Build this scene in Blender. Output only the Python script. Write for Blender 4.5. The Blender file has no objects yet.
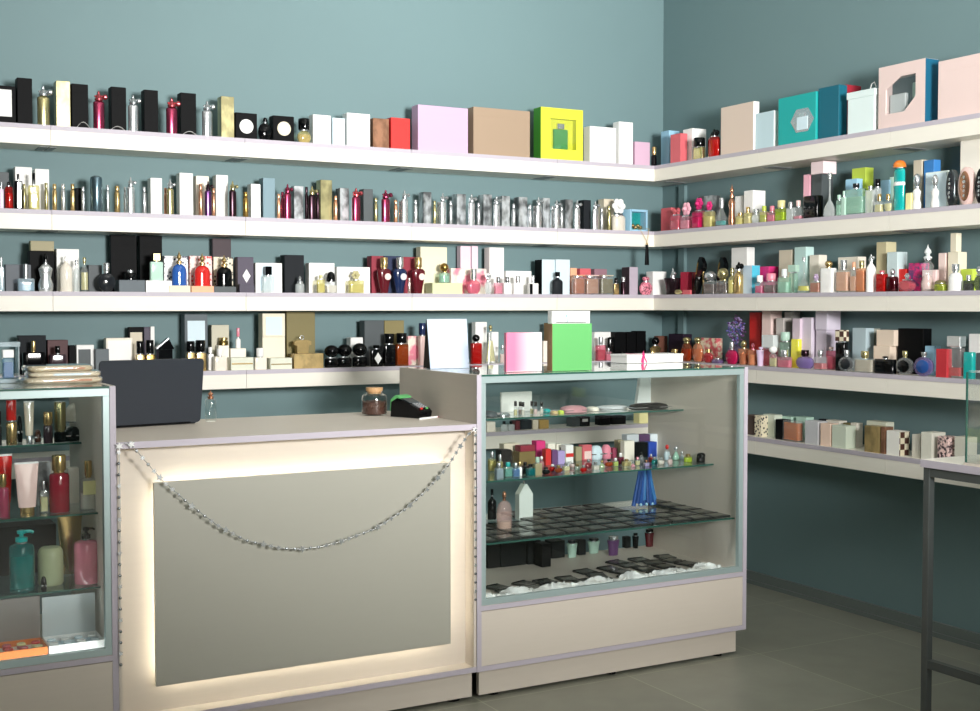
import bpy, bmesh, math, random
from mathutils import Vector, Matrix
random.seed(7)
PI = math.pi
scene = bpy.context.scene
COL = scene.collection

# ------------------------------------------------------------------ camera
F, YAW, PIT, H = 1253.4, 0.5074, 0.039, 1.4
_c, _s, _cp, _sp = math.cos(YAW), math.sin(YAW), math.cos(PIT), math.sin(PIT)
cd = bpy.data.cameras.new('camera'); cam = bpy.data.objects.new('camera', cd); COL.objects.link(cam)
cd.sensor_width = 36; cd.lens = F * 36 / 980; cd.clip_start = 0.05
cam.location = (0, 0, H); cam.rotation_euler = (PI / 2 - PIT, 0, -YAW)
scene.camera = cam


def ray(px, py):
    a = (px - 490) / F; b = (355.5 - py) / F
    d = _cp + b * _sp; z = -_sp + b * _cp
    return (a * _c + d * _s, -a * _s + d * _c, z)


def oy(px, py, Y):
    v = ray(px, py); t = Y / v[1]; return (v[0] * t, Y, v[2] * t + H)


def ox(px, py, X):
    v = ray(px, py); t = X / v[0]; return (X, v[1] * t, v[2] * t + H)


def oz(px, py, z):
    v = ray(px, py); t = (z - H) / v[2]; return (v[0] * t, v[1] * t, z)


# ------------------------------------------------------------------ materials
PAL = {
 'black': '08090b', 'charcoal': '24272b', 'slate': '4c5356', 'grey': '8b8f91', 'silver': 'cfd3d6', 'chrome': 'e2e6e8', 'steel': '6f8792',
 'white': 'f3f3f1', 'ivory': 'efe8da', 'cream': 'e6dcc2', 'beige': 'd8cdb8', 'gold': 'cbb07a', 'champagne': 'b9b182', 'brass': 'a98a4a',
 'burgundy': '5a101c', 'crimson': '9a3c58', 'coral': 'd4646c', 'red': 'd42a26', 'pink': 'f2b6c6', 'blush': 'f2d3cd', 'rose': 'e88a9e',
 'magenta': 'e0307e', 'lilac': 'dcc6e4', 'lavender': 'b3a0d6', 'purple': '6a4476', 'plum': '3a2830', 'navy': '17264c', 'blue': '2f5fae', 'sky': '9cc9e2',
 'ice': 'd3e6ef', 'teal': '16a5a2', 'petrol': '0a6074', 'green': '5dac61', 'lime': 'c6dc52', 'mint': 'c2e4d4', 'yellow': 'efe84a', 'straw': 'e9e2a6',
 'orange': 'de7a2c', 'amber': 'b8602a', 'peach': 'eeb48e', 'copper': 'c08d70', 'brown': '4f3026', 'tan': 'b59a80', 'olive': '7a7044', 'bronze': '7d6a3c',
 'clear': 'eef4f4', 'smoke': '5a6068', 'khaki': 'a39a78',
}


def lin(h):
    r = []
    for i in (0, 2, 4):
        c = int(h[i:i + 2], 16) / 255
        r.append(c / 12.92 if c <= 0.04045 else ((c + 0.055) / 1.055) ** 2.4)
    return r + [1]


MATS = {}


def base_mat(name):
    m = bpy.data.materials.new(name); m.use_nodes = True
    nt = m.node_tree; b = nt.nodes['Principled BSDF']
    return m, nt, b


def two_sided_fresnel(nt, ior):
    """Fresnel of a thin pane: the same for rays entering and leaving"""
    fr = nt.nodes.new('ShaderNodeFresnel'); ge = nt.nodes.new('ShaderNodeNewGeometry'); mr = nt.nodes.new('ShaderNodeMapRange')
    mr.inputs[3].default_value = ior; mr.inputs[4].default_value = 1 / ior
    nt.links.new(ge.outputs['Backfacing'], mr.inputs[0]); nt.links.new(mr.outputs[0], fr.inputs[0])
    return fr


def thin_glass(name, tint, refl=1.0):
    m, nt, b = base_mat(name)
    out = nt.nodes['Material Output']; nt.nodes.remove(b)
    tr = nt.nodes.new('ShaderNodeBsdfTransparent'); tr.inputs[0].default_value = tint
    gl = nt.nodes.new('ShaderNodeBsdfGlossy'); gl.inputs['Roughness'].default_value = 0.01
    gl.inputs[0].default_value = (1, 1, 1, 1)
    fr = two_sided_fresnel(nt, 1.45)
    mu = nt.nodes.new('ShaderNodeMath'); mu.operation = 'MULTIPLY'; mu.inputs[1].default_value = refl
    mx = nt.nodes.new('ShaderNodeMixShader')
    nt.links.new(fr.outputs[0], mu.inputs[0]); nt.links.new(mu.outputs[0], mx.inputs[0])
    nt.links.new(tr.outputs[0], mx.inputs[1]); nt.links.new(gl.outputs[0], mx.inputs[2])
    nt.links.new(mx.outputs[0], out.inputs[0])
    return m


def M(key):
    """prefix: none = satin card, s: glossy, m: metal, g: glass, f: frosted, l: liquid"""
    if not isinstance(key, str): return key
    if key in MATS: return MATS[key]
    pre, nm = key.split(':') if ':' in key else ('', key)
    col = lin(PAL.get(nm, nm))
    m, nt, b = base_mat((pre + ' ' + nm).strip())
    I = b.inputs
    I['Base Color'].default_value = col
    if max(col[:3]) < .03: I['Specular IOR Level'].default_value = 0.1
    if pre == '':
        I['Roughness'].default_value = 0.42
        # faint procedural unevenness of printed card
        no = nt.nodes.new('ShaderNodeTexNoise'); no.inputs['Scale'].default_value = 60
        mr = nt.nodes.new('ShaderNodeMapRange'); mr.inputs[3].default_value = 0.5; mr.inputs[4].default_value = 0.62
        nt.links.new(no.outputs[0], mr.inputs[0]); nt.links.new(mr.outputs[0], I['Roughness'])
    elif pre == 's':
        I['Roughness'].default_value = 0.12; I['Coat Weight'].default_value = 0.4
    elif pre == 'm':
        I['Roughness'].default_value = 0.24; I['Metallic'].default_value = 0.85
    elif pre == 'g':   # thin walled bottle glass with a little milky body colour
        out = nt.nodes['Material Output']; nt.nodes.remove(b)
        tr = nt.nodes.new('ShaderNodeBsdfTransparent'); tr.inputs[0].default_value = [c ** .4 for c in col[:3]] + [1]
        df = nt.nodes.new('ShaderNodeBsdfDiffuse'); df.inputs[0].default_value = col
        gl = nt.nodes.new('ShaderNodeBsdfGlossy'); gl.inputs['Roughness'].default_value = 0.06
        fr = two_sided_fresnel(nt, 1.5)
        m1 = nt.nodes.new('ShaderNodeMixShader'); m1.inputs[0].default_value = 0.32 if nm in ('clear', 'ice') else (0.1 if nm == 'f4f8f8' else 0.22)
        m2 = nt.nodes.new('ShaderNodeMixShader')
        nt.links.new(tr.outputs[0], m1.inputs[1]); nt.links.new(df.outputs[0], m1.inputs[2])
        nt.links.new(fr.outputs[0], m2.inputs[0]); nt.links.new(m1.outputs[0], m2.inputs[1]); nt.links.new(gl.outputs[0], m2.inputs[2])
        nt.links.new(m2.outputs[0], out.inputs[0])
    elif pre == 'f':
        I['Roughness'].default_value = 0.35; I['Transmission Weight'].default_value = 0.25
    elif pre == 'l':
        I['Roughness'].default_value = 0.15; I['Transmission Weight'].default_value = 0.35
    MATS[key] = m
    return m


def laminate(name, hexc, rough=0.4, grain=0.03):
    m, nt, b = base_mat(name)
    tc = nt.nodes.new('ShaderNodeTexCoord'); mp = nt.nodes.new('ShaderNodeMapping'); mp.inputs['Scale'].default_value = (2, 2, 30)
    no = nt.nodes.new('ShaderNodeTexNoise'); no.inputs['Scale'].default_value = 3; no.inputs['Detail'].default_value = 4
    rp = nt.nodes.new('ShaderNodeValToRGB'); c = lin(hexc)
    rp.color_ramp.elements[0].color = [x * (1 - grain) for x in c[:3]] + [1]
    rp.color_ramp.elements[1].color = [min(1, x * (1 + grain)) for x in c[:3]] + [1]
    nt.links.new(tc.outputs['Object'], mp.inputs[0]); nt.links.new(mp.outputs[0], no.inputs[0])
    nt.links.new(no.outputs[0], rp.inputs[0]); nt.links.new(rp.outputs[0], b.inputs['Base Color'])
    b.inputs['Roughness'].default_value = rough
    return m


MATS['laminate'] = laminate('cream laminate', 'cfc6ba', 0.45)
MATS['shelf'] = laminate('shelf laminate', 'e9e5da', 0.45)
MATS['edging'] = laminate('lilac edging', 'b9b2bd', 0.5)
MATS['alu'] = laminate('satin aluminium', 'a9bcbc', 0.35); MATS['alu'].node_tree.nodes['Principled BSDF'].inputs['Metallic'].default_value = 0.35
MATS['panel_grey'] = laminate('grey panel', 'a8a79c', 0.4, 0.015)
MATS['steel_dark'] = laminate('dark grey steel', '474c4b', 0.4, 0.02)
MATS['glass'] = thin_glass('clear glass', (0.96, 0.975, 0.97, 1))
MATS['glass_shelf'] = thin_glass('glass shelf', (0.90, 0.95, 0.935, 1))
MATS['glass_edge'] = laminate('green glass edge', '2e5a50', 0.15)
MATS['jar_glass'] = thin_glass('jar glass', (0.93, 0.95, 0.94, 1), 1.5)
MATS['film'] = thin_glass('plastic film', (0.97, 0.97, 0.97, 1), 2.0)


def emis(name, col, st):
    m, nt, b = base_mat(name)
    b.inputs['Base Color'].default_value = col; b.inputs['Emission Color'].default_value = col
    b.inputs['Emission Strength'].default_value = st
    return m


def pattern(name, kind, a, b_, scale):
    """a two colour printed pattern"""
    m, nt, b = base_mat(name)
    tc = nt.nodes.new('ShaderNodeTexCoord')
    if kind == 'voronoi':
        t = nt.nodes.new('ShaderNodeTexVoronoi'); t.inputs['Scale'].default_value = scale; o = t.outputs['Distance']
    elif kind == 'checker':
        t = nt.nodes.new('ShaderNodeTexChecker'); t.inputs['Scale'].default_value = scale; o = t.outputs['Fac']
    else:
        t = nt.nodes.new('ShaderNodeTexNoise'); t.inputs['Scale'].default_value = scale; o = t.outputs[0]
    r = nt.nodes.new('ShaderNodeValToRGB')
    lo, hi = {'voronoi': (0.3, 0.45), 'checker': (0.4, 0.6), 'noise': (0.42, 0.56)}[kind]
    r.color_ramp.elements[0].position = lo; r.color_ramp.elements[1].position = hi
    r.color_ramp.elements[0].color = lin(PAL[a]); r.color_ramp.elements[1].color = lin(PAL[b_])
    nt.links.new(tc.outputs['Object'], t.inputs['Vector']); nt.links.new(o, r.inputs[0])
    nt.links.new(r.outputs[0], b.inputs['Base Color']); b.inputs['Roughness'].default_value = 0.4
    return m


MATS['p:bluewhite'] = pattern('blue white print', 'voronoi', 'navy', 'white', 70)
MATS['p:redwhite'] = pattern('red white print', 'voronoi', 'red', 'blush', 70)
MATS['p:creamblack'] = pattern('cream black print', 'voronoi', 'charcoal', 'cream', 70)
MATS['p:floral'] = pattern('floral print', 'noise', 'coral', 'cream', 40)
MATS['p:pinkfloral'] = pattern('pink floral print', 'noise', 'rose', 'ivory', 18)
MATS['p:mosaic'] = pattern('mosaic print', 'voronoi', 'black', 'rose', 110)
MATS['p:violet'] = pattern('violet print', 'voronoi', 'purple', 'lavender', 60)
MATS['p:check'] = pattern('check print', 'checker', 'cream', 'brown', 40)
MATS['p:snake'] = pattern('snake print', 'noise', 'plum', 'blush', 90)
MATS['p:foilmag'] = pattern('magenta foil', 'noise', 'purple', 'magenta', 60)


def gradient_mat(name, a, b_, w):
    m, nt, b = base_mat(name)
    tc = nt.nodes.new('ShaderNodeTexCoord'); se = nt.nodes.new('ShaderNodeSeparateXYZ')
    mr = nt.nodes.new('ShaderNodeMapRange'); mr.inputs[1].default_value = -w / 2; mr.inputs[2].default_value = w / 2
    r = nt.nodes.new('ShaderNodeValToRGB'); r.color_ramp.elements[0].color = lin(a); r.color_ramp.elements[1].color = lin(b_)
    r.color_ramp.elements[0].position = 0.22; r.color_ramp.elements[1].position = 0.9
    nt.links.new(tc.outputs['Object'], se.inputs[0]); nt.links.new(se.outputs[0], mr.inputs[0])
    nt.links.new(mr.outputs[0], r.inputs[0]); nt.links.new(r.outputs[0], b.inputs['Base Color'])
    b.inputs['Roughness'].default_value = 0.3
    return m


# ------------------------------------------------------------------ mesh building
class G:
    def __init__(s): s.v = []; s.f = []; s.sm = []

    def add(s, v, f, smooth=False, mat=None):
        o = len(s.v)
        if mat is not None: v = [tuple(mat @ Vector(p)) for p in v]
        s.v += v; s.f += [tuple(i + o for i in q) for q in f]; s.sm += [smooth] * len(f)
        return s

    def box(s, cx, cy, z0, w, d, h, bev=0.0, mat=None):
        """chamfered box standing on z0"""
        b = min(bev, w * .3, d * .3, h * .3)
        if b <= 0:
            x, y = w / 2, d / 2
            v = [(cx + a * x, cy + c * y, z0 + e * h) for e in (0, 1) for a, c in ((-1, -1), (1, -1), (1, 1), (-1, 1))]
            return s.add(v, [(3, 2, 1, 0), (4, 5, 6, 7), (0, 1, 5, 4), (1, 2, 6, 5), (2, 3, 7, 6), (3, 0, 4, 7)], False, mat)
        x, y = w / 2, d / 2
        v = []
        for z, i in ((z0, b), (z0 + b, 0), (z0 + h - b, 0), (z0 + h, b)):
            X, Y = x - i, y - i; q = b if i == 0 else b * .6
            for (a, c) in ((-1, -1), (1, -1), (1, 1), (-1, 1)):
                p1 = (cx + a * X, cy + c * (Y - q), z); p2 = (cx + a * (X - q), cy + c * Y, z)
                v += [p1, p2] if a * c > 0 else [p2, p1]
        # ring order: go round
        f = []
        for k in range(3):
            for i in range(8):
                j = (i + 1) % 8
                f.append((k * 8 + i, k * 8 + j, (k + 1) * 8 + j, (k + 1) * 8 + i))
        f.append(tuple(range(7, -1, -1))); f.append(tuple(range(24, 32)))
        return s.add(v, f, False, mat)

    def loft(s, prof, w, d, h, z0=0, n=2.0, seg=20, cx=0, cy=0, mat=None, smooth=True):
        """prof: [(radius 0..1, height 0..1)], superellipse section w x d"""
        v = []
        for r, z in prof:
            for i in range(seg):
                t = 2 * PI * (i + .5) / seg; c, q = math.cos(t), math.sin(t)
                x = math.copysign(abs(c) ** (2 / n), c); y = math.copysign(abs(q) ** (2 / n), q)
                v.append((cx + x * r * w / 2, cy + y * r * d / 2, z0 + z * h))
        f = []
        for k in range(len(prof) - 1):
            for i in range(seg):
                j = (i + 1) % seg
                f.append((k * seg + i, k * seg + j, (k + 1) * seg + j, (k + 1) * seg + i))
        f.append(tuple(range(seg - 1, -1, -1))); L = (len(prof) - 1) * seg; f.append(tuple(range(L, L + seg)))
        return s.add(v, f, smooth, mat)

    def ball(s, cx, cy, cz, rx, ry=None, rz=None, seg=14, rings=8, mat=None):
        ry = ry or rx; rz = rz or rx
        pr = [(max(.02, math.sin(PI * k / rings)), (1 - math.cos(PI * k / rings)) / 2) for k in range(rings + 1)]
        return s.loft(pr, 2 * rx, 2 * ry, 2 * rz, cz - rz, 2, seg, cx, cy, mat)

    def tube(s, pts, r, seg=8, smooth=True):
        v = []; n = len(pts); P = [Vector(p) for p in pts]
        for i, p in enumerate(P):
            t = (P[min(i + 1, n - 1)] - P[max(i - 1, 0)]).normalized()
            a = t.cross(Vector((0, 0, 1)))
            if a.length < .05: a = t.cross(Vector((0, 1, 0)))
            a.normalize(); b = t.cross(a)
            rr = r[i] if isinstance(r, (list, tuple)) else r
            for k in range(seg):
                q = 2 * PI * k / seg; v.append(tuple(p + a * math.cos(q) * rr + b * math.sin(q) * rr))
        f = [(i * seg + k, i * seg + (k + 1) % seg, (i + 1) * seg + (k + 1) % seg, (i + 1) * seg + k) for i in range(n - 1) for k in range(seg)]
        f.append(tuple(range(seg - 1, -1, -1))); f.append(tuple(range((n - 1) * seg, n * seg)))
        return s.add(v, f, smooth)

    def prism(s, poly, y0, y1, mat=None, smooth=False):
        """polygon in x,z extruded along y"""
        n = len(poly)
        v = [(x, y0, z) for x, z in poly] + [(x, y1, z) for x, z in poly]
        f = [tuple(range(n - 1, -1, -1)), tuple(range(n, 2 * n))] + [(i, (i + 1) % n, n + (i + 1) % n, n + i) for i in range(n)]
        return s.add(v, f, smooth, mat)


def obj(name, g, mat, parent=None, loc=None, rz=0):
    me = bpy.data.meshes.new(name)
    me.from_pydata(g.v, [], g.f)
    bm = bmesh.new(); bm.from_mesh(me); bmesh.ops.recalc_face_normals(bm, faces=bm.faces); bm.to_mesh(me); bm.free()
    me.polygons.foreach_set('use_smooth', g.sm)
    me.materials.append(M(mat)); me.update()
    o = bpy.data.objects.new(name, me); COL.objects.link(o)
    if any(g.sm):
        try: me.set_sharp_from_angle(angle=math.radians(40))
        except Exception: pass
    if parent is not None: o.parent = parent
    if loc is not None: o.location = loc
    if rz: o.rotation_euler = (0, 0, rz)
    return o


def empty(name, loc, rz=0):
    o = bpy.data.objects.new(name, None); COL.objects.link(o); o.location = loc; o.rotation_euler = (0, 0, rz)
    o.empty_display_size = 0.05
    return o


def tag(o, label=None, cat=None, group=None, kind=None):
    if label: o['label'] = label
    if cat: o['category'] = cat
    if group: o['group'] = group
    if kind: o['kind'] = kind
    return o


def struct(name, g, mat):
    return tag(obj(name, g, mat), kind='structure')


# ------------------------------------------------------------------ room shell
XW, YW = 4.2286, 5.636
XL0, YF, ZC = -2.6, -2.6, 3.3
YS, XS = 5.416, 4.009


def wall_mat():
    m, nt, b = base_mat('teal grey wall paint')
    no = nt.nodes.new('ShaderNodeTexNoise'); no.inputs['Scale'].default_value = 1.3; no.inputs['Detail'].default_value = 5
    r = nt.nodes.new('ShaderNodeValToRGB'); a = lin('6f888b')
    r.color_ramp.elements[0].color = [x * .95 for x in a[:3]] + [1]; r.color_ramp.elements[1].color = [x * 1.05 for x in a[:3]] + [1]
    n2 = nt.nodes.new('ShaderNodeTexNoise'); n2.inputs['Scale'].default_value = 160
    bp = nt.nodes.new('ShaderNodeBump'); bp.inputs['Strength'].default_value = 0.06; bp.inputs['Distance'].default_value = 0.002
    tc = nt.nodes.new('ShaderNodeTexCoord')
    nt.links.new(tc.outputs['Object'], no.inputs['Vector']); nt.links.new(tc.outputs['Object'], n2.inputs['Vector'])
    nt.links.new(no.outputs[0], r.inputs[0]); nt.links.new(r.outputs[0], b.inputs['Base Color'])
    nt.links.new(n2.outputs[0], bp.inputs['Height']); nt.links.new(bp.outputs[0], b.inputs['Normal'])
    b.inputs['Roughness'].default_value = 0.6; b.inputs['Specular IOR Level'].default_value = 0.3
    return m


def floor_mat():
    m, nt, b = base_mat('grey porcelain tiles')
    tc = nt.nodes.new('ShaderNodeTexCoord'); mp = nt.nodes.new('ShaderNodeMapping')
    T = 0.637
    mp.inputs['Location'].default_value = (-4.02 / T, -3.85 / T, 0); mp.inputs['Scale'].default_value = (1 / T, 1 / T, 1)
    br = nt.nodes.new('ShaderNodeTexBrick'); br.offset = 0; br.squash = 1
    br.inputs['Scale'].default_value = 1; br.inputs['Mortar Size'].default_value = 0.0035; br.inputs['Mortar Smooth'].default_value = 0.3
    br.inputs['Brick Width'].default_value = 1; br.inputs['Row Height'].default_value = 1; br.inputs['Bias'].default_value = 0
    br.inputs['Color1'].default_value = lin('8c8d80'); br.inputs['Color2'].default_value = lin('848578'); br.inputs['Mortar'].default_value = lin('a9aa94')
    no = nt.nodes.new('ShaderNodeTexNoise'); no.inputs['Scale'].default_value = 7; no.inputs['Detail'].default_value = 6
    mx = nt.nodes.new('ShaderNodeMixRGB'); mx.blend_type = 'MULTIPLY'; mx.inputs[0].default_value = 0.35
    rp = nt.nodes.new('ShaderNodeValToRGB'); rp.color_ramp.elements[0].color = (.6, .6, .6, 1); rp.color_ramp.elements[0].position = .3; rp.color_ramp.elements[1].position = .7
    nt.links.new(tc.outputs['Object'], mp.inputs[0]); nt.links.new(mp.outputs[0], br.inputs['Vector'])
    nt.links.new(tc.outputs['Object'], no.inputs['Vector']); nt.links.new(no.outputs[0], rp.inputs[0])
    nt.links.new(br.outputs[0], mx.inputs[1]); nt.links.new(rp.outputs[0], mx.inputs[2]); nt.links.new(mx.outputs[0], b.inputs['Base Color'])
    b.inputs['Roughness'].default_value = 0.36
    return m


WM = wall_mat()
struct('floor', G().box((XL0 + XW) / 2, (YF + YW) / 2, -.1, XW - XL0 + .4, YW - YF + .4, .1), floor_mat())
struct('ceiling', G().box((XL0 + XW) / 2, (YF + YW) / 2, ZC, XW - XL0 + .4, YW - YF + .4, .1), laminate('ceiling paint', 'dcdcd8', .8))
struct('wall_back', G().box((XL0 + XW) / 2, YW + .1, 0, XW - XL0 + .4, .2, ZC), WM)
struct('wall_right', G().box(XW + .1, (YF + YW) / 2, 0, .2, YW - YF, ZC), WM)
struct('wall_left', G().box(XL0 - .1, (YF + YW) / 2, 0, .2, YW - YF, ZC), WM)
struct('wall_front', G().box((XL0 + XW) / 2, YF - .1, 0, XW - XL0 + .4, .2, ZC), WM)
BB = laminate('dark skirting', '6c7573', .3, .02)
g = G(); g.box(XW - .008, (YF + YW) / 2, 0, .016, YW - YF, .062); g.box(XW - .012, (YF + YW) / 2, 0, .024, YW - YF, .02)
struct('baseboard_right', g, BB)
g = G(); g.box((XL0 + XW) / 2 - .02, YW - .008, 0, XW - XL0 - .05, .016, .062); struct('baseboard_back', g, BB)
struct('trim_1', G().box(XW - .01, 5.442, .062, .02, .05, 1.99), WM)   # cable trunking by the corner

# ------------------------------------------------------------------ item system
ITEMS = []
CTX = None
TH = 0.0811
Z = {1: 2.145, 2: 1.7978, 3: 1.4622, 4: 1.1161, 5: 0.7756}
ORD = {1: 'top', 2: 'second', 3: 'third', 4: 'fourth', 5: 'lowest'}


class Ctx:
    def __init__(s, ax, plane, z, phrase): s.ax = ax; s.plane = plane; s.z = z; s.phrase = phrase


CT = {}
for i in range(1, 6):
    CT['B%d' % i] = Ctx('Y', YS, Z[i], ORD[i] + ' back-wall shelf')
    CT['R%d' % i] = Ctx('X', XS, Z[i], ORD[i] + ' right-wall shelf')
CT['K0'] = Ctx('Y', 3.875, 1.161, 'top of glass case')
CT['K1'] = Ctx('Y', 4.250, .964, "glass case's upper shelf")
CT['K2'] = Ctx('Y', 4.050, .7535, "case's middle shelf")
CT['K3'] = Ctx('Y', 3.917, .5505, "glass case's lower shelf")
CT['K4'] = Ctx('Y', 3.90, .341, "glass case's floor")
CT['L0'] = Ctx('Y', 3.88, 1.161, 'top of left case')
CT['L1'] = Ctx('Y', 4.29, .9506, "left case's upper shelf")
CT['L2'] = Ctx('Y', 4.045, .7515, "left case's middle shelf")
CT['L3'] = Ctx('Y', 4.02, .5216, "left case's lower shelf")
CT['L4'] = Ctx('Y', 3.90, .341, "left case's floor")
CT['D'] = Ctx('Y', 4.2, .9886, 'lit counter')
CT['T'] = Ctx('X', 3.22, .901, 'table')


def S(k):
    global CTX
    CTX = CT[k]


def frame(x0, x1, yt, v, dp, z0=None, centre=False):
    """pixel extents on the plane of the thing's front -> location, width, height, rotation"""
    c = CTX; q = v + (dp / 2 if centre else 0); P = c.plane + q; z0 = c.z if z0 is None else z0
    xm = (x0 + x1) / 2
    if c.ax == 'Y':
        a, b, m = oy(x0, yt, P), oy(x1, yt, P), oy(xm, yt, P)
        w = b[0] - a[0]; loc = ((a[0] + b[0]) / 2, c.plane + v + dp / 2, z0); rz = 0
    else:
        a, b, m = ox(x0, yt, P), ox(x1, yt, P), ox(xm, yt, P)
        w = a[1] - b[1]; loc = (c.plane + v + dp / 2, (a[1] + b[1]) / 2, z0); rz = -PI / 2
    return loc, w, max(.004, m[2] - z0), rz


def reg(o, x0, x1, desc, short, cat, kind, v=0):
    ITEMS.append(dict(o=o, x=(x0 + x1) / 2, x1=x1, v=v, desc=desc, short=short, cat=cat, kind=kind, ctx=CTX))


class R:   # what a placed thing returns
    def __init__(s, root, loc, w, h, rz): s.root = root; s.loc = loc; s.w = w; s.h = h; s.top = loc[2] + h; s.rz = rz


def cname(k):
    if not isinstance(k, str): return ''
    n = k.split(':')[-1]
    n = {'steel': 'steel-grey', 'ice': 'ice-blue', 'sky': 'sky-blue', 'champagne': 'pale gold', 'blush': 'pale pink', 'smoke': 'smoky'}.get(n, n)
    return n


MATNAME = {'p:bluewhite': 'blue and white patterned', 'p:redwhite': 'red and white patterned', 'p:creamblack': 'cream and black patterned',
           'p:floral': 'floral patterned', 'p:pinkfloral': 'pink floral', 'p:mosaic': 'dark mosaic', 'p:violet': 'violet speckled',
           'p:check': 'cream checked', 'p:snake': 'snakeskin patterned', 'p:foilmag': 'magenta foil'}


def nm(k): return MATNAME.get(k) or cname(k)


def C(x0, x1, yt, col, v=.10, d=.055, on=None, desc=None, label=None, side=None, rz=0, name='perfume_box', cat='box', seam=True, short=None):
    """a carton; label=(fx0,fx1,fz0,fz1,colour,shape) a panel printed or stuck on its front"""
    loc, w, h, r0 = frame(x0, x1, yt, v, d, on)
    pl = h > .05 and w > .02
    asp = h / w
    sz = 'tall ' if asp > 1.9 else ('low ' if asp < .55 else '')
    big = 'large ' if h > .19 or w > .16 else ''
    pre = 'm:' if isinstance(col, str) and col in ('gold', 'silver', 'champagne', 'copper') else ''
    mt = (pre + col) if pre else col
    if pre:   # metallised card: softer than metal
        key = 'foil:' + col
        if key not in MATS:
            m, nt, b = base_mat('foil card ' + col); b.inputs['Metallic'].default_value = .6; b.inputs['Roughness'].default_value = .28
            # foil's reflections put into the colour: broad soft dark and light streaks
            tc = nt.nodes.new('ShaderNodeTexCoord'); mp = nt.nodes.new('ShaderNodeMapping'); mp.inputs['Scale'].default_value = (14, 14, 9); mp.inputs['Rotation'].default_value = (0, .5, 0)
            no = nt.nodes.new('ShaderNodeTexNoise'); no.inputs['Scale'].default_value = 1.6; no.inputs['Detail'].default_value = 3
            ob = nt.nodes.new('ShaderNodeObjectInfo'); ad = nt.nodes.new('ShaderNodeVectorMath'); rp = nt.nodes.new('ShaderNodeValToRGB'); c3 = lin(PAL[col])[:3]; dk = .22 if col == 'silver' else .6
            rp.color_ramp.elements[0].position = .38; rp.color_ramp.elements[1].position = .6
            rp.color_ramp.elements[0].color = [q * dk for q in c3] + [1]; rp.color_ramp.elements[1].color = [min(1, q * 1.05) for q in c3] + [1]
            nt.links.new(tc.outputs['Object'], ad.inputs[0]); nt.links.new(ob.outputs['Location'], ad.inputs[1]); nt.links.new(ad.outputs[0], mp.inputs[0]); nt.links.new(mp.outputs[0], no.inputs[0]); nt.links.new(no.outputs[0], rp.inputs[0]); nt.links.new(rp.outputs[0], b.inputs['Base Color'])
            MATS[key] = m
        mt = key
    g = G().box(0, 0, 0, w, d, h, .0012)
    ds = desc or (big or sz) + nm(col) + ' box'
    if label or side or (pl and seam):
        root = empty(name, loc, r0 + rz)
        obj('carton', g, mt, root)
        if pl and seam and not side:
            gg = G(); zz = h * .82
            gg.box(0, -d / 2 - .0003, zz, w * .985, .0012, .0012)
            obj('lid_seam', gg, mt, root) if (h > .09 and not label) else None
        if side:
            gg = G(); gg.box(w / 2 * side[0], 0, .001, .0016, d * .98, h - .002); obj('side_panel', gg, side[1], root)
        if label:
            for li, L in enumerate(label if isinstance(label, list) else [label]):
                a, b, c, e, lc, sh = L; lo_ = li * .0022
                gg = G()
                if sh == 'rect': gg.box(w * ((a + b) / 2 - .5), -d / 2 - .0008 - lo_, h * c, w * (b - a), .002, h * (e - c))
                else:
                    n = 4 if sh == 'diamond' else 24
                    ccx, ccz = w * ((a + b) / 2 - .5), h * (c + e) / 2; rr = w * (b - a) / 2; rh = h * (e - c) / 2
                    if sh == 'disc': rh = rr
                    if sh == 'hex': n = 6
                    gg.prism([(ccx + rr * math.cos(2 * PI * i / n), ccz + rh * math.sin(2 * PI * i / n)) for i in range(n)], -d / 2 - .0018 - lo_, -d / 2 + .001 - lo_)
                obj('label_panel', gg, lc, root)
        if len(root.children) == 0: pass
    else:
        root = obj(name, g, mt, None, loc, r0 + rz)
    reg(root, x0, x1, ds, short or (nm(col) + ' box'), cat, name, v)
    return R(root, loc, w, h, r0)


PROF = {
 'rect': [(.96, 0), (1, .02), (1, .93), (.93, 1)],
 'cyl': [(.94, 0), (1, .02), (1, .9), (.9, .965), (.5, 1)],
 'sho': [(.94, 0), (1, .02), (1, .72), (.9, .8), (.5, .9), (.3, .94), (.3, 1)],
 'round': [(.45, 0), (.6, .02), (.86, .2), (1, .45), (.95, .7), (.7, .9), (.35, 1)],
 'drop': [(.8, 0), (.95, .05), (1, .2), (.9, .4), (.6, .62), (.35, .8), (.22, 1)],
 'cone': [(1, 0), (.98, .03), (.5, .6), (.22, 1)],
 'urn': [(.5, 0), (.56, .03), (.62, .2), (.86, .55), (1, .8), (.97, .9), (.7, .98), (.35, 1)],
 'dome': [(1, 0), (1, .05), (.92, .06), (.92, .6), (.88, .74), (.72, .88), (.45, .96), (.25, 1)],
 'flare': [(.72, 0), (.74, .03), (.86, .6), (1, .95), (.98, 1)],
 'hour': [(.8, 0), (.9, .1), (.95, .25), (.65, .5), (.8, .72), (.9, .82), (.5, .95), (.3, 1)],
 'jar': [(.9, 0), (1, .06), (1, .85), (.9, .95), (.75, 1)],
 'neck': [(.85, 0), (1, .06), (.95, .22), (.5, .36), (.2, .44), (.13, .6), (.1, 1)],
 'torso': [(.7, 0), (.8, .04), (.92, .2), (.6, .48), (.95, .74), (1, .84), (.5, .95), (.3, 1)],
 'flask': [(.96, 0), (1, .02), (1, .9), (.93, .95), (.65, .985), (.45, 1)],
 'vial': [(.9, 0), (1, .02), (1, .86), (.8, .95), (.45, 1)],
}


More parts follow.
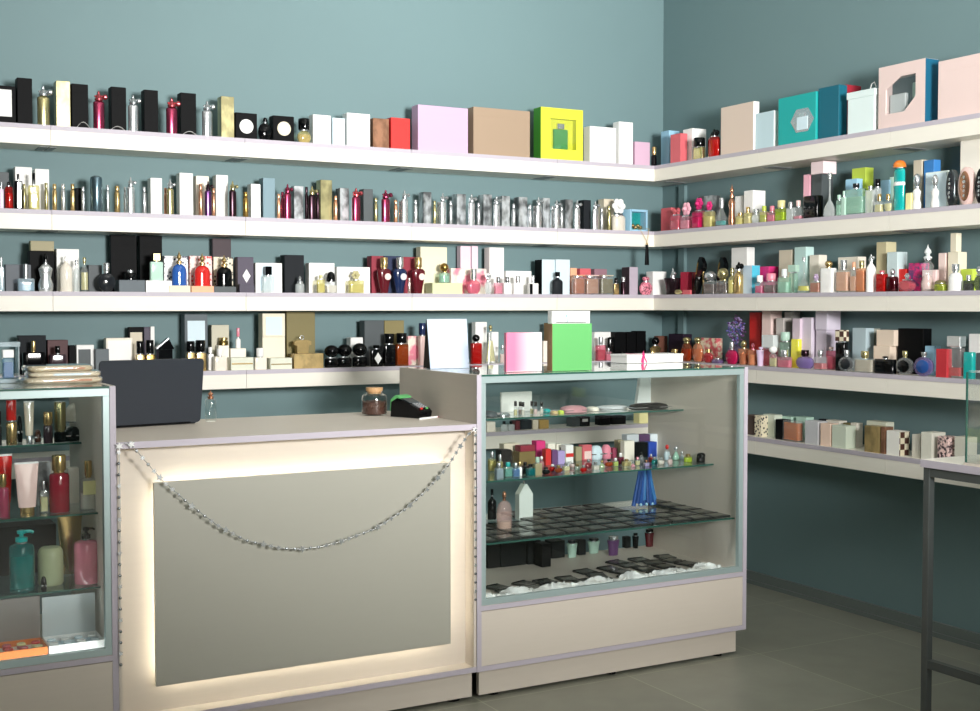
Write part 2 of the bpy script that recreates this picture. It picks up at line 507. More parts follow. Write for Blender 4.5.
def gem_cap(g, shape, w, d, h, z):
    if shape == 'cyl': g.loft([(.95, 0), (1, .06), (1, .94), (.93, 1)], w, w, h, z, 2, 16)
    elif shape == 'box': g.box(0, 0, z, w, min(d, w), h, .0012)
    elif shape == 'flat': g.box(0, 0, z, w, d, h, .0008)
    elif shape == 'ball': g.ball(0, 0, z + h / 2, w / 2, w / 2, h / 2)
    elif shape == 'dome': g.loft([(1, 0), (1, .3), (.9, .6), (.6, .88), (.1, 1)], w, w, h, z, 2, 18)
    elif shape == 'finial': g.loft([(1, 0), (1, .12), (.45, .2), (.5, .3), (.85, .42), (.7, .6), (.3, .75), (.12, .9), (.04, 1)], w, w, h, z, 2, 14)
    elif shape == 'spike': g.loft([(1, 0), (.9, .2), (.5, .3), (.4, .6), (.6, .7), (.1, 1)], w, w, h, z, 2, 12)
    elif shape == 'atom':    # atomiser head with a side nozzle
        g.loft([(1, 0), (1, .2), (.7, .3), (.55, .6), (.3, .72), (.34, .85), (.1, 1)], w, w, h, z, 2, 14)
        g.tube([(-w * .5, 0, z + h * .42), (0, 0, z + h * .45), (w * .75, -w * .15, z + h * .45)], w * .14, 6)
        g.ball(w * .75, -w * .2, z + h * .38, w * .36, None, None, 8, 6)
    elif shape == 'pump':
        g.loft([(1, 0), (1, .35), (.5, .42), (.35, .45), (.35, .68), (.7, .7), (.75, .96), (.5, 1)], w, w, h, z, 2, 14)
        g.tube([(0, 0, z + h * .86), (w * .7, -.001, z + h * .86), (w * .95, -.001, z + h * .72)], w * .14, 6)
    elif shape == 'flower':
        r = min(w, h) / 2; cz = z + h / 2
        g.ball(0, -r * .3, cz, r * .35, None, None, 8, 6)
        for k in range(6):
            a = 2 * PI * k / 6
            g.ball(r * .6 * math.cos(a), 0, cz + r * .6 * math.sin(a), r * .42, r * .22, r * .42, 8, 6)
    elif shape == 'bow':
        r = w / 2; cz = z + h / 2
        for sgn in (-1, 1):
            g.ball(sgn * r * .6, -.001, cz + h * .1, r * .5, r * .2, h * .35, 8, 6)
            g.ball(sgn * r * .45, -.001, cz - h * .3, r * .22, r * .15, h * .3, 8, 6)
        g.ball(0, -.002, cz, r * .25, None, None, 8, 6)
    elif shape == 'ring':
        n = 16; r = w / 2; pts = [(r * .75 * math.cos(2 * PI * k / n), 0, z + h / 2 + (h / 2 - r * .25) * math.sin(2 * PI * k / n)) for k in range(n + 1)]
        g.tube(pts, r * .22, 6)


def B(x0, x1, yt, shape, body, cap='m:silver', liq=None, cf=.22, cw=.45, cs='cyl', v=.015, d=None, on=None, desc=None, name='perfume_bottle',
      lab=None, cat='bottle', collar=True, rz=0, short=None, fill=.7):
    loc, w, h, r0 = frame(x0, x1, yt, v, 0 if d is None else d, on, centre=True)
    small = w < .016
    bmat = 'g:f4f8f8' if (liq and body == 'g:clear') else body   # clear glass shows its perfume
    if d is None:
        d = w if shape in ('cyl', 'sho', 'urn', 'dome', 'jar', 'neck', 'vial', 'cone', 'flare', 'drop', 'hour') else min(w * .55, .035)
        if shape in ('cone', 'jar', 'drop', 'round'): d = min(d, .045)
        loc, w, h, r0 = frame(x0, x1, yt, v, d, on, centre=True)
    root = empty(name, loc, r0 + rz)
    hb = h * (1 - cf); cl = .012 if cf > 0 else 0; hc = min(hb * .06, .006) if collar else 0
    hb -= hc
    n = {'rect': 6.0}.get(shape, 2.0)
    if shape == 'disc':
        r = min(w, hb) / 2; pr = [(.80, 0), (.97, .12), (1, .3), (1, .7), (.97, .88), (.80, 1)]
        mt = Matrix.Translation((0, d / 2, hb / 2)) @ Matrix.Rotation(PI / 2, 4, 'X')
        g = G().loft(pr, w, hb, d, 0, 2, 28, mat=mt)
        obj('glass_body', g, bmat, root)
        if liq:
            mt = Matrix.Translation((0, d * .56, hb / 2)) @ Matrix.Rotation(PI / 2, 4, 'X')
            obj('inner_disc', G().loft([(.9, 0), (1, .1), (1, .9), (.9, 1)], w * .72, hb * .72, d * 1.12, 0, 2, 24, mat=mt), liq, root)
    else:
        pr = PROF[shape]
        seg = 12 if small else (24 if shape == 'rect' else 20)
        obj('glass_body' if isinstance(body, str) and body[:2] in ('g:', 'f:') else 'bottle_body', G().loft(pr, w, d, hb, 0, n, seg), bmat, root)
        if liq:
            def rad(z):
                for (r1, z1), (r2, z2) in zip(pr, pr[1:]):
                    if z1 <= z <= z2: return r1 + (r2 - r1) * (z - z1) / max(1e-6, z2 - z1)
                return pr[-1][0]
            zs = [.07 + (fill - .07) * k / 5 for k in range(6)]
            # the fill reaches almost to the glass: tiny bottles show their colour over the whole body
            obj('perfume_fill', G().loft([(rad(q) * .9, q) for q in zs], w, d, hb, 0, n, seg), liq, root)
    if collar and cf > 0 and not small:
        obj('collar', G().loft([(1, 0), (1, 1)], w * cw * .8, min(d * .8, w * cw * .8), hc + .001, hb - .0005, 2, 14), 'm:silver' if cap[:2] != 'm:' else cap, root)
    if cf > 0:
        g = G(); gem_cap(g, cs, w * cw, d, h * cf, hb + hc)
        obj({'atom': 'atomizer', 'pump': 'pump_head', 'flower': 'flower_cap', 'bow': 'bow_cap'}.get(cs, 'cap'), g, cap, root)
    if lab:
        a, b, c, e, lc, sh = lab
        g = G(); yy = -d / 2
        if sh == 'rect': g.box(w * ((a + b) / 2 - .5), yy, hb * c, w * (b - a), .002, hb * (e - c))
        else:
            nn = 4 if sh == 'diamond' else 18
            ccx, ccz = w * ((a + b) / 2 - .5), hb * (c + e) / 2; rr = w * (b - a) / 2
            if shape != 'rect': yy = -d / 2 * math.sqrt(max(.05, 1 - (ccx / (w / 2)) ** 2))
            g.prism([(ccx + rr * math.cos(2 * PI * i / nn), ccz + rr * (1.5 if nn == 4 else 1) * math.sin(2 * PI * i / nn)) for i in range(nn)], yy - .003, yy + .006)
        obj('label_panel', g, lc, root)
    noun = {'vial': 'slim vial', 'disc': 'round flat bottle', 'urn': 'urn-shaped bottle', 'dome': 'domed bottle', 'round': 'rounded bottle', 'rect': 'rectangular bottle',
            'cyl': 'cylindrical bottle', 'sho': 'shouldered bottle', 'cone': 'conical bottle', 'drop': 'teardrop bottle', 'jar': 'jar', 'neck': 'long-necked bottle',
            'flare': 'flared bottle', 'hour': 'waisted bottle', 'torso': 'figure-shaped bottle', 'flask': 'flask'}[shape]
    if cs == 'atom': noun = 'atomizer bottle'
    capn = {'flower': 'flower cap', 'bow': 'bow cap', 'ball': 'ball cap', 'pump': 'pump', 'atom': 'nozzle'}.get(cs, 'cap')
    bodyn = nm(liq) if (liq and nm(body) == 'clear') else nm(body)
    ds = desc or (bodyn + ' ' + noun + ((' with ' + nm(cap) + ' ' + capn) if cf > 0 and shape != 'vial' and cs != 'atom' else ''))
    reg(root, x0, x1, ds, short or (bodyn + ' ' + noun.split()[-1]), cat, name, v)
    return R(root, loc, w, h, r0)


def SP(x, w, yt, col, nz='m:silver', v=.02, desc=None):
    """montage of the aluminium atomiser flasks that fill the two upper shelves"""
    w *= 1.12
    return B(x - w / 2, x + w / 2, yt, 'flask', 'm:' + col, 'm:' + (nz.split(':')[-1]), cf=.25, cw=.72, cs='atom', v=v, name='atomizer_bottle', desc=desc, collar=False,
             short=nm(col) + ' atomizer')


def V(x, w, yt, col, v=.055, cap=None):
    return B(x - w / 2, x + w / 2, yt, 'vial', 'm:' + col, cap or ('m:' + col), cf=.18, cw=.8, v=v, name='travel_vial', collar=False, short=nm(col) + ' vial')


# ------------------------------------------------------------------ wall shelves
segB = [-0.3] + [oy(p, 300, YS)[0] for p in (53, 246, 412, 557)] + [XW - .001]
segR = [YS - .001] + [ox(p, 300, XS)[1] for p in (757, 888)] + [2.3]
WHB = ['far left end', 'left part', 'middle part', 'right of middle', 'corner end']
WHR = ['corner end', 'middle part', 'near end']


def wall_shelf(ax, a, b, k, where):
    g = G(); e = G(); z = Z[k]; L = b - a - .0015; m = (a + b) / 2
    if ax == 'B':
        root = empty('wall_shelf', (m, YS, z - TH)); dep = YW - YS - .0005
    else:
        root = empty('wall_shelf', (XS, m, z - TH), -PI / 2); dep = XW - XS - .0005; L = a - b - .0015
    g.box(0, dep / 2, 0, L, dep, TH - .002)
    e.box(0, .0035, TH - .018, L, .011, .0185)
    t = G().box(0, dep / 2 + .004, TH - .004, L, dep - .008, .004)
    obj('shelf_board', g, 'shelf', root); obj('edge_band', e, 'edging', root); obj('top_surface', t, 'shelf', root); [obj('fixing_bracket', G().box(q * (L / 2 - .018), dep * .55, -.0025, .03, dep * .6, .003), 'grey', root) for q in (-1, 1)]
    wall = 'back wall' if ax == 'B' else 'right wall'
    tag(root, '%s of the %s cream shelf on the %s' % (where, ORD[k], wall), 'shelf', 'cream wall shelves')


for k in range(1, 6):
    for i in range(5): wall_shelf('B', segB[i], segB[i + 1], k, WHB[i])
    for i in range(3): wall_shelf('R', segR[i], segR[i + 1], k, WHR[i])

# ------------------------------------------------------------------ glass counters
YC, ZT = 3.86, 1.16
YB = 4.50
XCL, XCR = 2.0925, 3.3209


LEDC = emis('cool white led', (.95, .98, 1, 1), 12)


def display_case(x0, x1, shelves, desc, mullions=(), top_light=False):
    w = x1 - x0; m = (x0 + x1) / 2; D = YB - YC
    root = empty('display_case', (m, YC, 0)); T = .018

    def P(name, g, mt): return obj(name, g, mt, root)
    for sgn in (-1, 1):
        sp = P('side_panel', G().box(sgn * (w / 2 - T / 2), D / 2 + .001, .106, T, D - .002, ZT - .106), 'laminate')
        obj('edge_band', G().box(sgn * (w / 2 - T / 2), -.0005, .106, T, .003, ZT - .106), 'edging', sp)
    P('base_front', G().box(0, .008, .125, w - 2 * T, .016, .195), 'laminate')
    P('case_floor', G().box(0, D / 2, .322, w - 2 * T, D - .002, .018), 'laminate')
    P('base_bottom', G().box(0, D / 2, .106, w - 2 * T, D - .002, .018), 'laminate')
    P('back_door', G().box(0, D - .012, .125, w - 2 * T, .016, .195), 'laminate')
    e = G(); e.box(0, -.0005, .3225, w - 2 * T, .003, .017); e.box(0, -.0005, .1062, w - 2 * T, .003, .018)
    P('edge_band', e, 'edging')
    pl = P('plinth', G().box(0, .04, .012, w - .05, .018, .094), 'laminate')
    for q in (-.42, 0, .42): obj('foot', G().loft([(1, 0), (1, 1)], .04, .04, .013, 0, 2, 12, q * w, .06), 'black', pl)
    P('back_plinth', G().box(0, D - .05, 0, w - .05, .018, .106), 'laminate')
    fr = G(); wi = w - 2 * T
    fr.box(0, .011, ZT - .03, wi, .02, .024, .001); fr.box(0, .011, .3405, wi, .02, .022, .001)
    for sgn in (-1, 1): fr.box(sgn * (wi / 2 - .010), .011, .3625, .02, .02, ZT - .03 - .3625, .001)
    for mu in mullions: fr.box(mu - m, .011, .3625, .02, .02, ZT - .03 - .3625)
    P('aluminium_frame', fr, 'alu')
    P('led_strip', G().box(0, .027, .3405, wi - .06, .008, .006), LEDC)
    if top_light: P('led_strip', G().box(0, .027, ZT - .016, wi - .06, .010, .006), LEDC)
    P('front_glass', G().box(0, .013, .363, wi - .04, .005, ZT - .03 - .3635), 'glass')
    gt = P('glass_top', G().box(0, D / 2 + .004, ZT - .006, wi, D - .012, .006), 'glass_shelf')
    obj('glass_edge', G().box(0, -.0022, ZT - .006, wi, .001, .006), 'glass_edge', gt)
    for (yf, z) in shelves:
        s = P('glass_shelf', G().box(0, (yf - YC + D - .02) / 2, z - .006, wi - .002, D - .02 - (yf - YC), .006), 'glass_shelf')
        obj('glass_edge', G().box(0, yf - YC - .001, z - .006, wi - .002, .0012, .006), 'glass_edge', s)
        pg = G()
        for sgn in (-1, 1):
            for yy in (yf - YC + .05, D - .08): pg.loft([(1, 0), (1, 1)], .012, .012, .006, z - .012, 2, 8, sgn * (wi / 2 - .006), yy)
        P('shelf_pin', pg, 'm:silver')
    return tag(root, desc, 'display case')


display_case(XCL, XCR, [(4.247, .964), (4.046, .7535), (3.912, .5505)], 'cream and glass display case standing right of the lit counter')
display_case(-.75, .849, [(4.286, .9506), (4.04, .7515), (4.015, .5216)], 'cream and glass display case of cosmetics at the left edge', (), True)

# ------------------------------------------------------------------ lit counter (cash desk)
X0, X1 = .8505, 2.0910
root = empty('counter_desk', ((X0 + X1) / 2, YC, 0)); w = X1 - X0; Dk = 4.52 - YC
top = obj('counter_top', G().box(0, Dk / 2, .9676, w, Dk, .02), 'laminate', root)
obj('edge_band', G().box(0, -.0005, .9676, w, .003, .0202), 'edging', top)
for sgn in (-1, 1):
    obj('side_panel', G().box(sgn * (w / 2 - .005), Dk / 2, .108, .010, Dk - .002, .8596), 'laminate', root)
obj('back_board', G().box(0, .070, .126, w - .02, .012, .8416), 'laminate', root)
bb = obj('bottom_board', G().box(0, Dk / 2, .108, w - .02, Dk - .002, .018), 'laminate', root)
obj('edge_band', G().box(0, -.0005, .1075, w, .003, .0185), 'edging', bb)
pl = obj('plinth', G().box(0, .04, .012, w - .004, .018, .096), 'laminate', root)
for q in (-.45, -.1, .2, .45): obj('foot', G().loft([(1, 0), (1, 1)], .05, .04, .013, 0, 2, 12, q * w, .06), 'black', pl)
obj('back_plinth', G().box(0, Dk - .03, 0, w - .004, .018, .108), 'laminate', root)
mx = (X0 + X1) / 2
pa, pb, za, zb = .9665 - mx, 1.9975 - mx, .2175, .8555
pn = obj('front_panel', G().box((pa + pb) / 2, .023, za, pb - pa, .014, zb - za), 'panel_grey', root)
tag(pn, 'flat warm grey panel lit from behind')
so = G()
for x in (pa + .2, pb - .2):
    for z in (za + .15, zb - .15): so.box(x, .047, z - .02, .04, .034, .04)
obj('spacer', so, 'grey', root)
LED = emis('warm white led', (1, .93, .78, 1), 17)
for (cx, z0_, ww, hh) in (((pa + pb) / 2, za + .022, pb - pa - .06, .008), ((pa + pb) / 2, zb - .032, pb - pa - .06, .008), (pa + .028, za + .03, .008, zb - za - .06), (pb - .028, za + .03, .008, zb - za - .06)):
    obj('led_strip', G().box(cx, .034, z0_, ww, .006, hh), LED, root)
tag(root, 'cream cash counter with glowing recess behind a grey panel', 'counter')

# ------------------------------------------------------------------ table at the right edge
xt, yt_ = 3.2199, 2.887
root = empty('side_table', (xt + .35, yt_ - .6, 0))
t = obj('table_top', G().box(0, 0, .876, .70, 1.2, .024), 'shelf', root)
e = G(); e.box(-.351, 0, .876, .003, 1.2, .0242); e.box(0, .601, .876, .70, .003, .0242); e.box(0, -.601, .876, .70, .003, .0242); obj('edge_band', e, 'edging', t)
for sx in (-1, 1):
    for sy in (-1, 1):
        obj('leg', G().box(sx * .332, sy * .582, 0, .026, .026, .876, .002), 'steel_dark', root)
for sx in (-1, 1):
    obj('top_rail', G().box(sx * .332, 0, .846, .025, 1.135, .03), 'steel_dark', root); obj('lower_rail', G().box(sx * .332, 0, .215, .024, 1.135, .028), 'steel_dark', root)
for sy in (-1, 1): obj('top_rail', G().box(0, sy * .582, .846, .636, .025, .03), 'steel_dark', root)
tag(root, 'white topped table on square dark grey steel legs at right edge', 'table')

cx, cy = 3.334, 2.585
root = empty('glass_showcase', (cx, cy, .9005))
hh = .285
g = G()
for (x, y, a, b) in ((-.105, 0, .004, .26), (.105, 0, .004, .26), (0, .128, .206, .004), (0, -.128, .206, .004)): g.box(x, y, .008, a, b, hh)
obj('glass_wall', g, 'glass', root)
obj('glass_lid', G().box(0, 0, .008 + hh, .214, .26, .004), 'glass', root)
obj('base_plate', G().box(0, 0, 0, .22, .27, .008), 'laminate', root)
g = G()
for sx in (-1, 1):
    for sy in (-1, 1): g.box(sx * .106, sy * .129, .008, .005, .005, hh)
obj('glass_edge', g, 'glass_edge', root)
tag(root, 'small clear glass showcase box standing on the white table', 'showcase')
root = empty('ring_box', (cx - .02, cy + .04, .9095), -PI / 2)
obj('box_body', G().box(0, 0, 0, .11, .07, .05, .004), 'white', root)
obj('dial', G().prism([(.016 * math.cos(2 * PI * i / 20), .026 + .016 * math.sin(2 * PI * i / 20)) for i in range(20)], -.037, -.033), 's:charcoal', root)
obj('lid', G().box(0, .03, .05, .11, .01, .045, .003), 'lime', root)
tag(root, 'small white box with a dark round dial inside the glass showcase', 'box')

# ------------------------------------------------------------------ things on the shelves
FW = .03
S('B1')
C(-10, 15.5, 85.5, 'black', v=.05, d=.05, label=(.2, .84, .2, .9, 'white', 'rect'), desc='black box with white front panel')
C(17, 32, 78, 'black', v=.05, desc='tall black box at far left')
SP(43, 11, 86, 'champagne')
C(56, 70, 81, 'champagne', v=.05)
C(71.5, 88, 84, 'black', v=.05)
SP(98.5, 10, 91, 'crimson', 'm:coral')
C(111, 126, 87, 'black', v=.05)
SP(133, 9, 95, 'silver')
C(144, 158, 90, 'black', v=.05)
SP(171.5, 10, 98, 'crimson', 'm:coral')
C(180.5, 196, 93, 'black', v=.05)
SP(207, 9, 101, 'silver')
C(221, 234, 96.5, 'champagne', v=.05)
C(235.5, 257, 113, 'black', v=.04, label=(.18, .82, .2, .8, 'white', 'disc'), desc='black box with white round disc')
B(258, 272, 117.5, 'round', 's:black', 's:black', cf=.2, cs='ball', cw=.3, v=.03)
C(273, 294, 116, 'black', v=.04, label=(.2, .84, .2, .84, 'cream', 'disc'), desc='black box with cream round disc')
B(297, 311, 119, 'round', 'g:straw', 's:black', 'l:gold', cf=.45, cw=.8, v=.03)
C(313, 331, 115, 'white', v=.05); C(332.5, 345, 118, 'ice', v=.06); C(347, 370, 113.5, 'white', v=.05, desc='broad white box')
C(373, 389, 118.5, 'copper', v=.06, desc='copper coloured metallic box'); C(391, 410, 118, 'red', v=.05)
C(418, 468, 106.5, 'c9abc9', v=.04, d=.07, desc='large pale lilac box', short='lilac box')
C(473.5, 530, 109, 'a18b75', v=.04, d=.065, desc='large tan brown box', short='tan box')
# yellow box with a cut out window showing its glass flask
loc, w_, h_, r_ = frame(541, 583, 108.5, .04, .07)
root = empty('gift_box', loc, r_); fy = -.035
g = G(); P_ = [(-.5, 0), (.5, 0), (.53, .5), (.5, 1), (-.5, 1)]
wz0, wz1, wx0, wx1 = .22, .80, -.28, .34
g.box(0, .018, 0, w_ * .98, .034, h_)
g.box((-w_ / 2 + wx0 * w_) / 2, fy + .0015 + .017, 0, w_ * (wx0 + .5), .037, h_); g.box((w_ / 2 + wx1 * w_) / 2, fy + .0015 + .017, 0, w_ * (.5 - wx1), .037, h_)
g.box((wx0 + wx1) / 2 * w_, fy + .0015 + .017, 0, w_ * (wx1 - wx0), .037, h_ * wz0); g.box((wx0 + wx1) / 2 * w_, fy + .0185, h_ * wz1, w_ * (wx1 - wx0), .037, h_ * (1 - wz1))
obj('carton', g, 'd9dc3a', root)
obj('side_panel', G().box(-w_ / 2 - .0008, 0, .001, .0016, .068, h_ - .002), '3f8f2c', root)
g = G().box((wx0 + wx1) / 2 * w_, -.006, h_ * wz0 + .004, w_ * .34, .012, h_ * .38, .003); obj('inner_bottle', g, 'f:green', root)
obj('inner_cap', G().box((wx0 + wx1) / 2 * w_, -.006, h_ * wz0 + .006 + h_ * .38, w_ * .16, .012, h_ * .1), 'm:silver', root)
obj('window_film', G().box((wx0 + wx1) / 2 * w_, fy + .001, h_ * wz0, w_ * (wx1 - wx0), .0006, h_ * (wz1 - wz0)), 'film', root)
reg(root, 541, 583, 'large yellow gift box with window', 'yellow gift box', 'box', 'gift_box', .04)
C(590, 616, 127, 'white', v=.04, d=.06, desc='wide white box'); C(619, 633, 122, 'white', v=.04, desc='slim tall white box'); C(635, 650, 142, 'd2b0c6', v=.05, desc='small pale pink-lilac box')
B(651.8, 656.5, 147, 'vial', 's:black', 'm:gold', cf=.35, cw=.8, v=.03)


def tagcard(x0, x1, yt, v=.004):
    loc, w, h, r = frame(x0, x1, yt, v, .012)
    g = G(); n = 8
    pts = [(-w / 2 + w * i / n, .0012 + h * .9 * math.sin(PI * i / n)) for i in range(n + 1)]
    g.prism(pts + [(x, z - .001) for x, z in reversed(pts)], -.006, .006)
    o = obj('price_tag', g, 'white', None, loc, r)
    reg(o, x0, x1, 'small curled white price tag', 'price tag', 'price tag', 'price_tag', v)


tagcard(77, 90, 121.5); tagcard(111, 125, 126); tagcard(183, 197, 131)

S('R1')
C(661, 669, 131, 'sky', v=.08, d=.07); C(670.5, 680.5, 134, 'coral', v=.02, d=.045); C(683, 692.5, 129, 'white', v=.07, d=.09)
B(695, 704, 138, 'rect', 'm:champagne', 's:black', cf=.4, cw=.8, v=.02, d=.03)
B(709, 719.5, 129, 'jar', 'g:red', 's:black', 'l:red', cf=.24, cw=.5, cs='atom', desc='red bottle with black nozzle', v=.03, fill=.85)
C(721, 753.5, 104.5, 'dcc8ba', v=.04, d=.035, side=(1, 'white'), desc='large pale beige box with white side', short='beige box')
C(756, 774, 112, 'bfd6de', v=.05, d=.03, side=(1, 'white'), desc='pale blue box with white side', short='pale blue box')
C(778.5, 816, 95, 'teal', v=.04, d=.05, label=[(.34, .96, .2, .74, 'm:silver', 'hex'), (.52, .8, .28, .54, 's:ice', 'rect'), (.58, .72, .54, .62, 'm:chrome', 'rect')], desc='large teal box with hexagonal silver window', short='teal box')
C(818.5, 839, 86.5, 'petrol', v=.05, d=.05, desc='large dark petrol blue box')
C(841, 846.5, 85, '9a1f30', v=.10, d=.09, desc='dark red box behind a pale bag', short='dark red box')
# pale bag with a rope handle
loc, w_, h_, r_ = frame(847, 875, 90.5, .03, .04)
root = empty('gift_bag', loc, r_)
g = G().box(0, 0, 0, w_ * .94, .038, h_ * .84, .001); g.box(0, 0, h_ * .84, w_, .044, h_ * .16, .001); obj('bag_body', g, 'dcebea', root)
obj('handle', G().tube([(w_ * .15, .01, h_), (w_ * .2, .01, h_ + .025), (w_ * .3, .01, h_ + .032), (w_ * .36, .01, h_ + .01)], .002, 6), 'white', root)
reg(root, 847, 875, 'tall pale ice-blue gift carton with rope handle', 'ice-blue gift carton', 'gift box', 'gift_bag', .03)
# pink box with faceted window and petrol side
loc, w_, h_, r_ = frame(879, 925.5, 63, .03, .075)
root = empty('gift_box', loc, r_); fy = -.0375
wx0, wx1, wz0, wz1 = -.34, .30, .24, .80
g = G(); g.box(0, .02, 0, w_, .035, h_)
g.box((-.5 + wx0) / 2 * w_, -.0175, 0, w_ * (wx0 + .5), .04, h_); g.box((.5 + wx1) / 2 * w_, -.0175, 0, w_ * (.5 - wx1), .04, h_)
g.box((wx0 + wx1) / 2 * w_, -.0175, 0, w_ * (wx1 - wx0), .04, h_ * wz0); g.box((wx0 + wx1) / 2 * w_, -.0175, h_ * wz1, w_ * (wx1 - wx0), .04, h_ * (1 - wz1))
g.prism([(wx0 * w_, h_ * wz1), (wx0 * w_, h_ * .63), (-.02 * w_, h_ * wz1)], fy, fy + .004); g.prism([(wx1 * w_, h_ * wz0), (.06 * w_, h_ * wz0), (wx1 * w_, h_ * .45)], fy, fy + .004)
obj('carton', g, 'dfc9c4', root)
obj('side_panel', G().box(w_ / 2 + .0009, 0, .001, .0018, .074, h_ - .002), '0b5a78', root)
obj('lining', G().box((wx0 + wx1) / 2 * w_, .0015, h_ * wz0, w_ * (wx1 - wx0), .001, h_ * (wz1 - wz0)), 'slate', root)
obj('inner_bottle', G().box(-.14 * w_, -.012, h_ * wz0 + .001, w_ * .34, .02, h_ * .3, .003), 'f:clear', root)
obj('inner_tube', G().box(.22 * w_, -.010, h_ * .38, w_ * .13, .016, h_ * .3, .003), 'f:mint', root)
obj('window_film', G().box((wx0 + wx1) / 2 * w_, fy + .005, h_ * wz0, w_ * (wx1 - wx0), .0006, h_ * (wz1 - wz0)), 'film', root)
reg(root, 879, 925, 'large pale pink gift box with faceted window', 'pink window box', 'box', 'gift_box', .03)
C(938.5, 992, 56, 'dfc9c4', v=.03, d=.07, desc='large plain pale pink box', short='plain pink box')

S('B2')
C(-6, 9, 172, 'slate', v=.12); B(-1, 3.5, 182, 'rect', 'f:lilac', 'm:silver'); B(4.5, 13, 182, 'jar', 'g:red', 's:black', 'l:red', cf=.12, cw=.4, desc='red glass bottle with black cap')
B(14, 22, 174, 'rect', 's:black', 's:black', cf=.16, cw=.3, cs='cyl', d=.03, lab=(.35, .75, .05, .95, 'm:silver', 'rect'), desc='black bottle with painted silver highlight')  # the bottle's silver highlight is laid on as a panel
C(15, 32, 167, 'white', v=.11, desc='leaning white box behind black bottle'); C(35, 49, 169, 'white', v=.11, desc='square white box behind yellow bottle'); V(24, 3.6, 184, 'champagne')
B(28, 39, 173, 'rect', 'g:straw', 's:black', 'l:straw', cf=.3, cw=.3)
V(46, 4, 183, 'champagne'); V(54.5, 4.6, 184, 'gold'); V(63, 4.4, 184, 'chrome'); V(72.5, 4.6, 184, 'gold')
C(75.5, 81, 188, 'black', v=.10); V(83, 4, 187, 'silver')
B(90, 102, 176, 'cyl', 'm:steel', 'm:steel', cf=.0, v=.02, d=.05, desc='thick steel-grey aluminium flask', collar=False)
V(107.5, 3.6, 185, 'silver'); V(117, 5.6, 186, 'gold'); V(125, 3, 187, 'silver'); SP(130.5, 6.6, 177, 'chrome'); V(144, 4.2, 187, 'silver')
C(150.5, 162, 178, 'white', v=.09); SP(170, 6, 179, 'champagne'); V(165.5, 3.4, 188, 'copper'); C(179.5, 193, 173, 'white', v=.09, desc='tallest white box')
C(196, 209, 176, 'ivory', v=.10); V(200.5, 4, 184, 'copper'); SP(208, 6, 181, 'purple', 'm:plum'); V(213.5, 3.2, 188, 'copper')
C(216, 228, 175, 'white', v=.09); SP(232.5, 6.4, 181, 'plum', 'm:champagne'); V(245.5, 5, 192, 'brass'); C(251, 260.5, 184, 'white', v=.09)
C(263, 275, 178, '7b97a2', v=.09, desc='tall slate-blue box', short='slate-blue box'); V(278.6, 3.4, 194, 'peach'); V(282.4, 3.4, 192, 'crimson'); SP(287.5, 6.2, 184, 'crimson', 'm:crimson')
C(294, 303.5, 186, 'silver', v=.08); V(306.4, 3.4, 187, 'plum'); SP(312, 6.6, 186, 'plum', 'm:champagne'); V(317.6, 3.6, 190, 'plum'); C(320.5, 332, 180, 'champagne', v=.09)
V(335.6, 3.6, 196, 'peach'); C(340, 349, 188, 'silver', v=.08); SP(356, 7.4, 188, 'crimson', 'm:coral'); C(363.5, 373, 189, 'slate', v=.08); V(375.8, 3.4, 198, 'champagne')
SP(385.6, 7.4, 190, 'crimson', 'm:crimson'); V(395.6, 3.6, 200, 'peach'); V(400.3, 3, 201, 'silver'); SP(404.6, 5.8, 190, 'chrome'); V(415.4, 4, 200, 'chrome')
C(423.5, 431.5, 192, 'silver', v=.07); V(434.6, 3.2, 201, 'champagne'); V(438.4, 3, 202, 'silver'); SP(442.8, 5.6, 193, 'chrome'); V(450.6, 3.6, 201, 'silver')
C(457, 466, 194, 'silver', v=.08); SP(471.6, 5.8, 194, 'chrome'); V(478.3, 3.8, 203, 'silver'); C(483.5, 492, 194.5, 'silver', v=.08); SP(496.6, 5.6, 196, 'chrome')
C(502, 510, 196, 'silver', v=.08); V(513.6, 3.4, 204, 'silver'); C(519, 527.5, 197, 'silver', v=.08); V(530, 3.6, 205, 'silver'); V(534.3, 3.2, 206, 'silver'); SP(538.6, 5.2, 197, 'chrome')
C(543, 550, 198, 'silver', v=.08); V(552.6, 3.2, 206, 'silver'); SP(556.8, 4.8, 200, 'chrome'); V(561.4, 3.4, 207, 'silver'); C(565.5, 573, 199.5, 'silver', v=.08)
SP(577.2, 5, 200, 'chrome'); C(584, 591, 200, 'charcoal', v=.08); SP(595.4, 5, 201, 'chrome'); V(601.6, 3.2, 208, 'silver'); C(604, 614, 199, 'beige', v=.13)
V(609, 3.6, 206, 'champagne')
B(612.5, 625, 197.5, 'jar', 'f:ivory', 'white', cf=.52, cw=1.05, cs='flower', v=.02, desc='ivory bottle with white flower top', short='flower bottle')
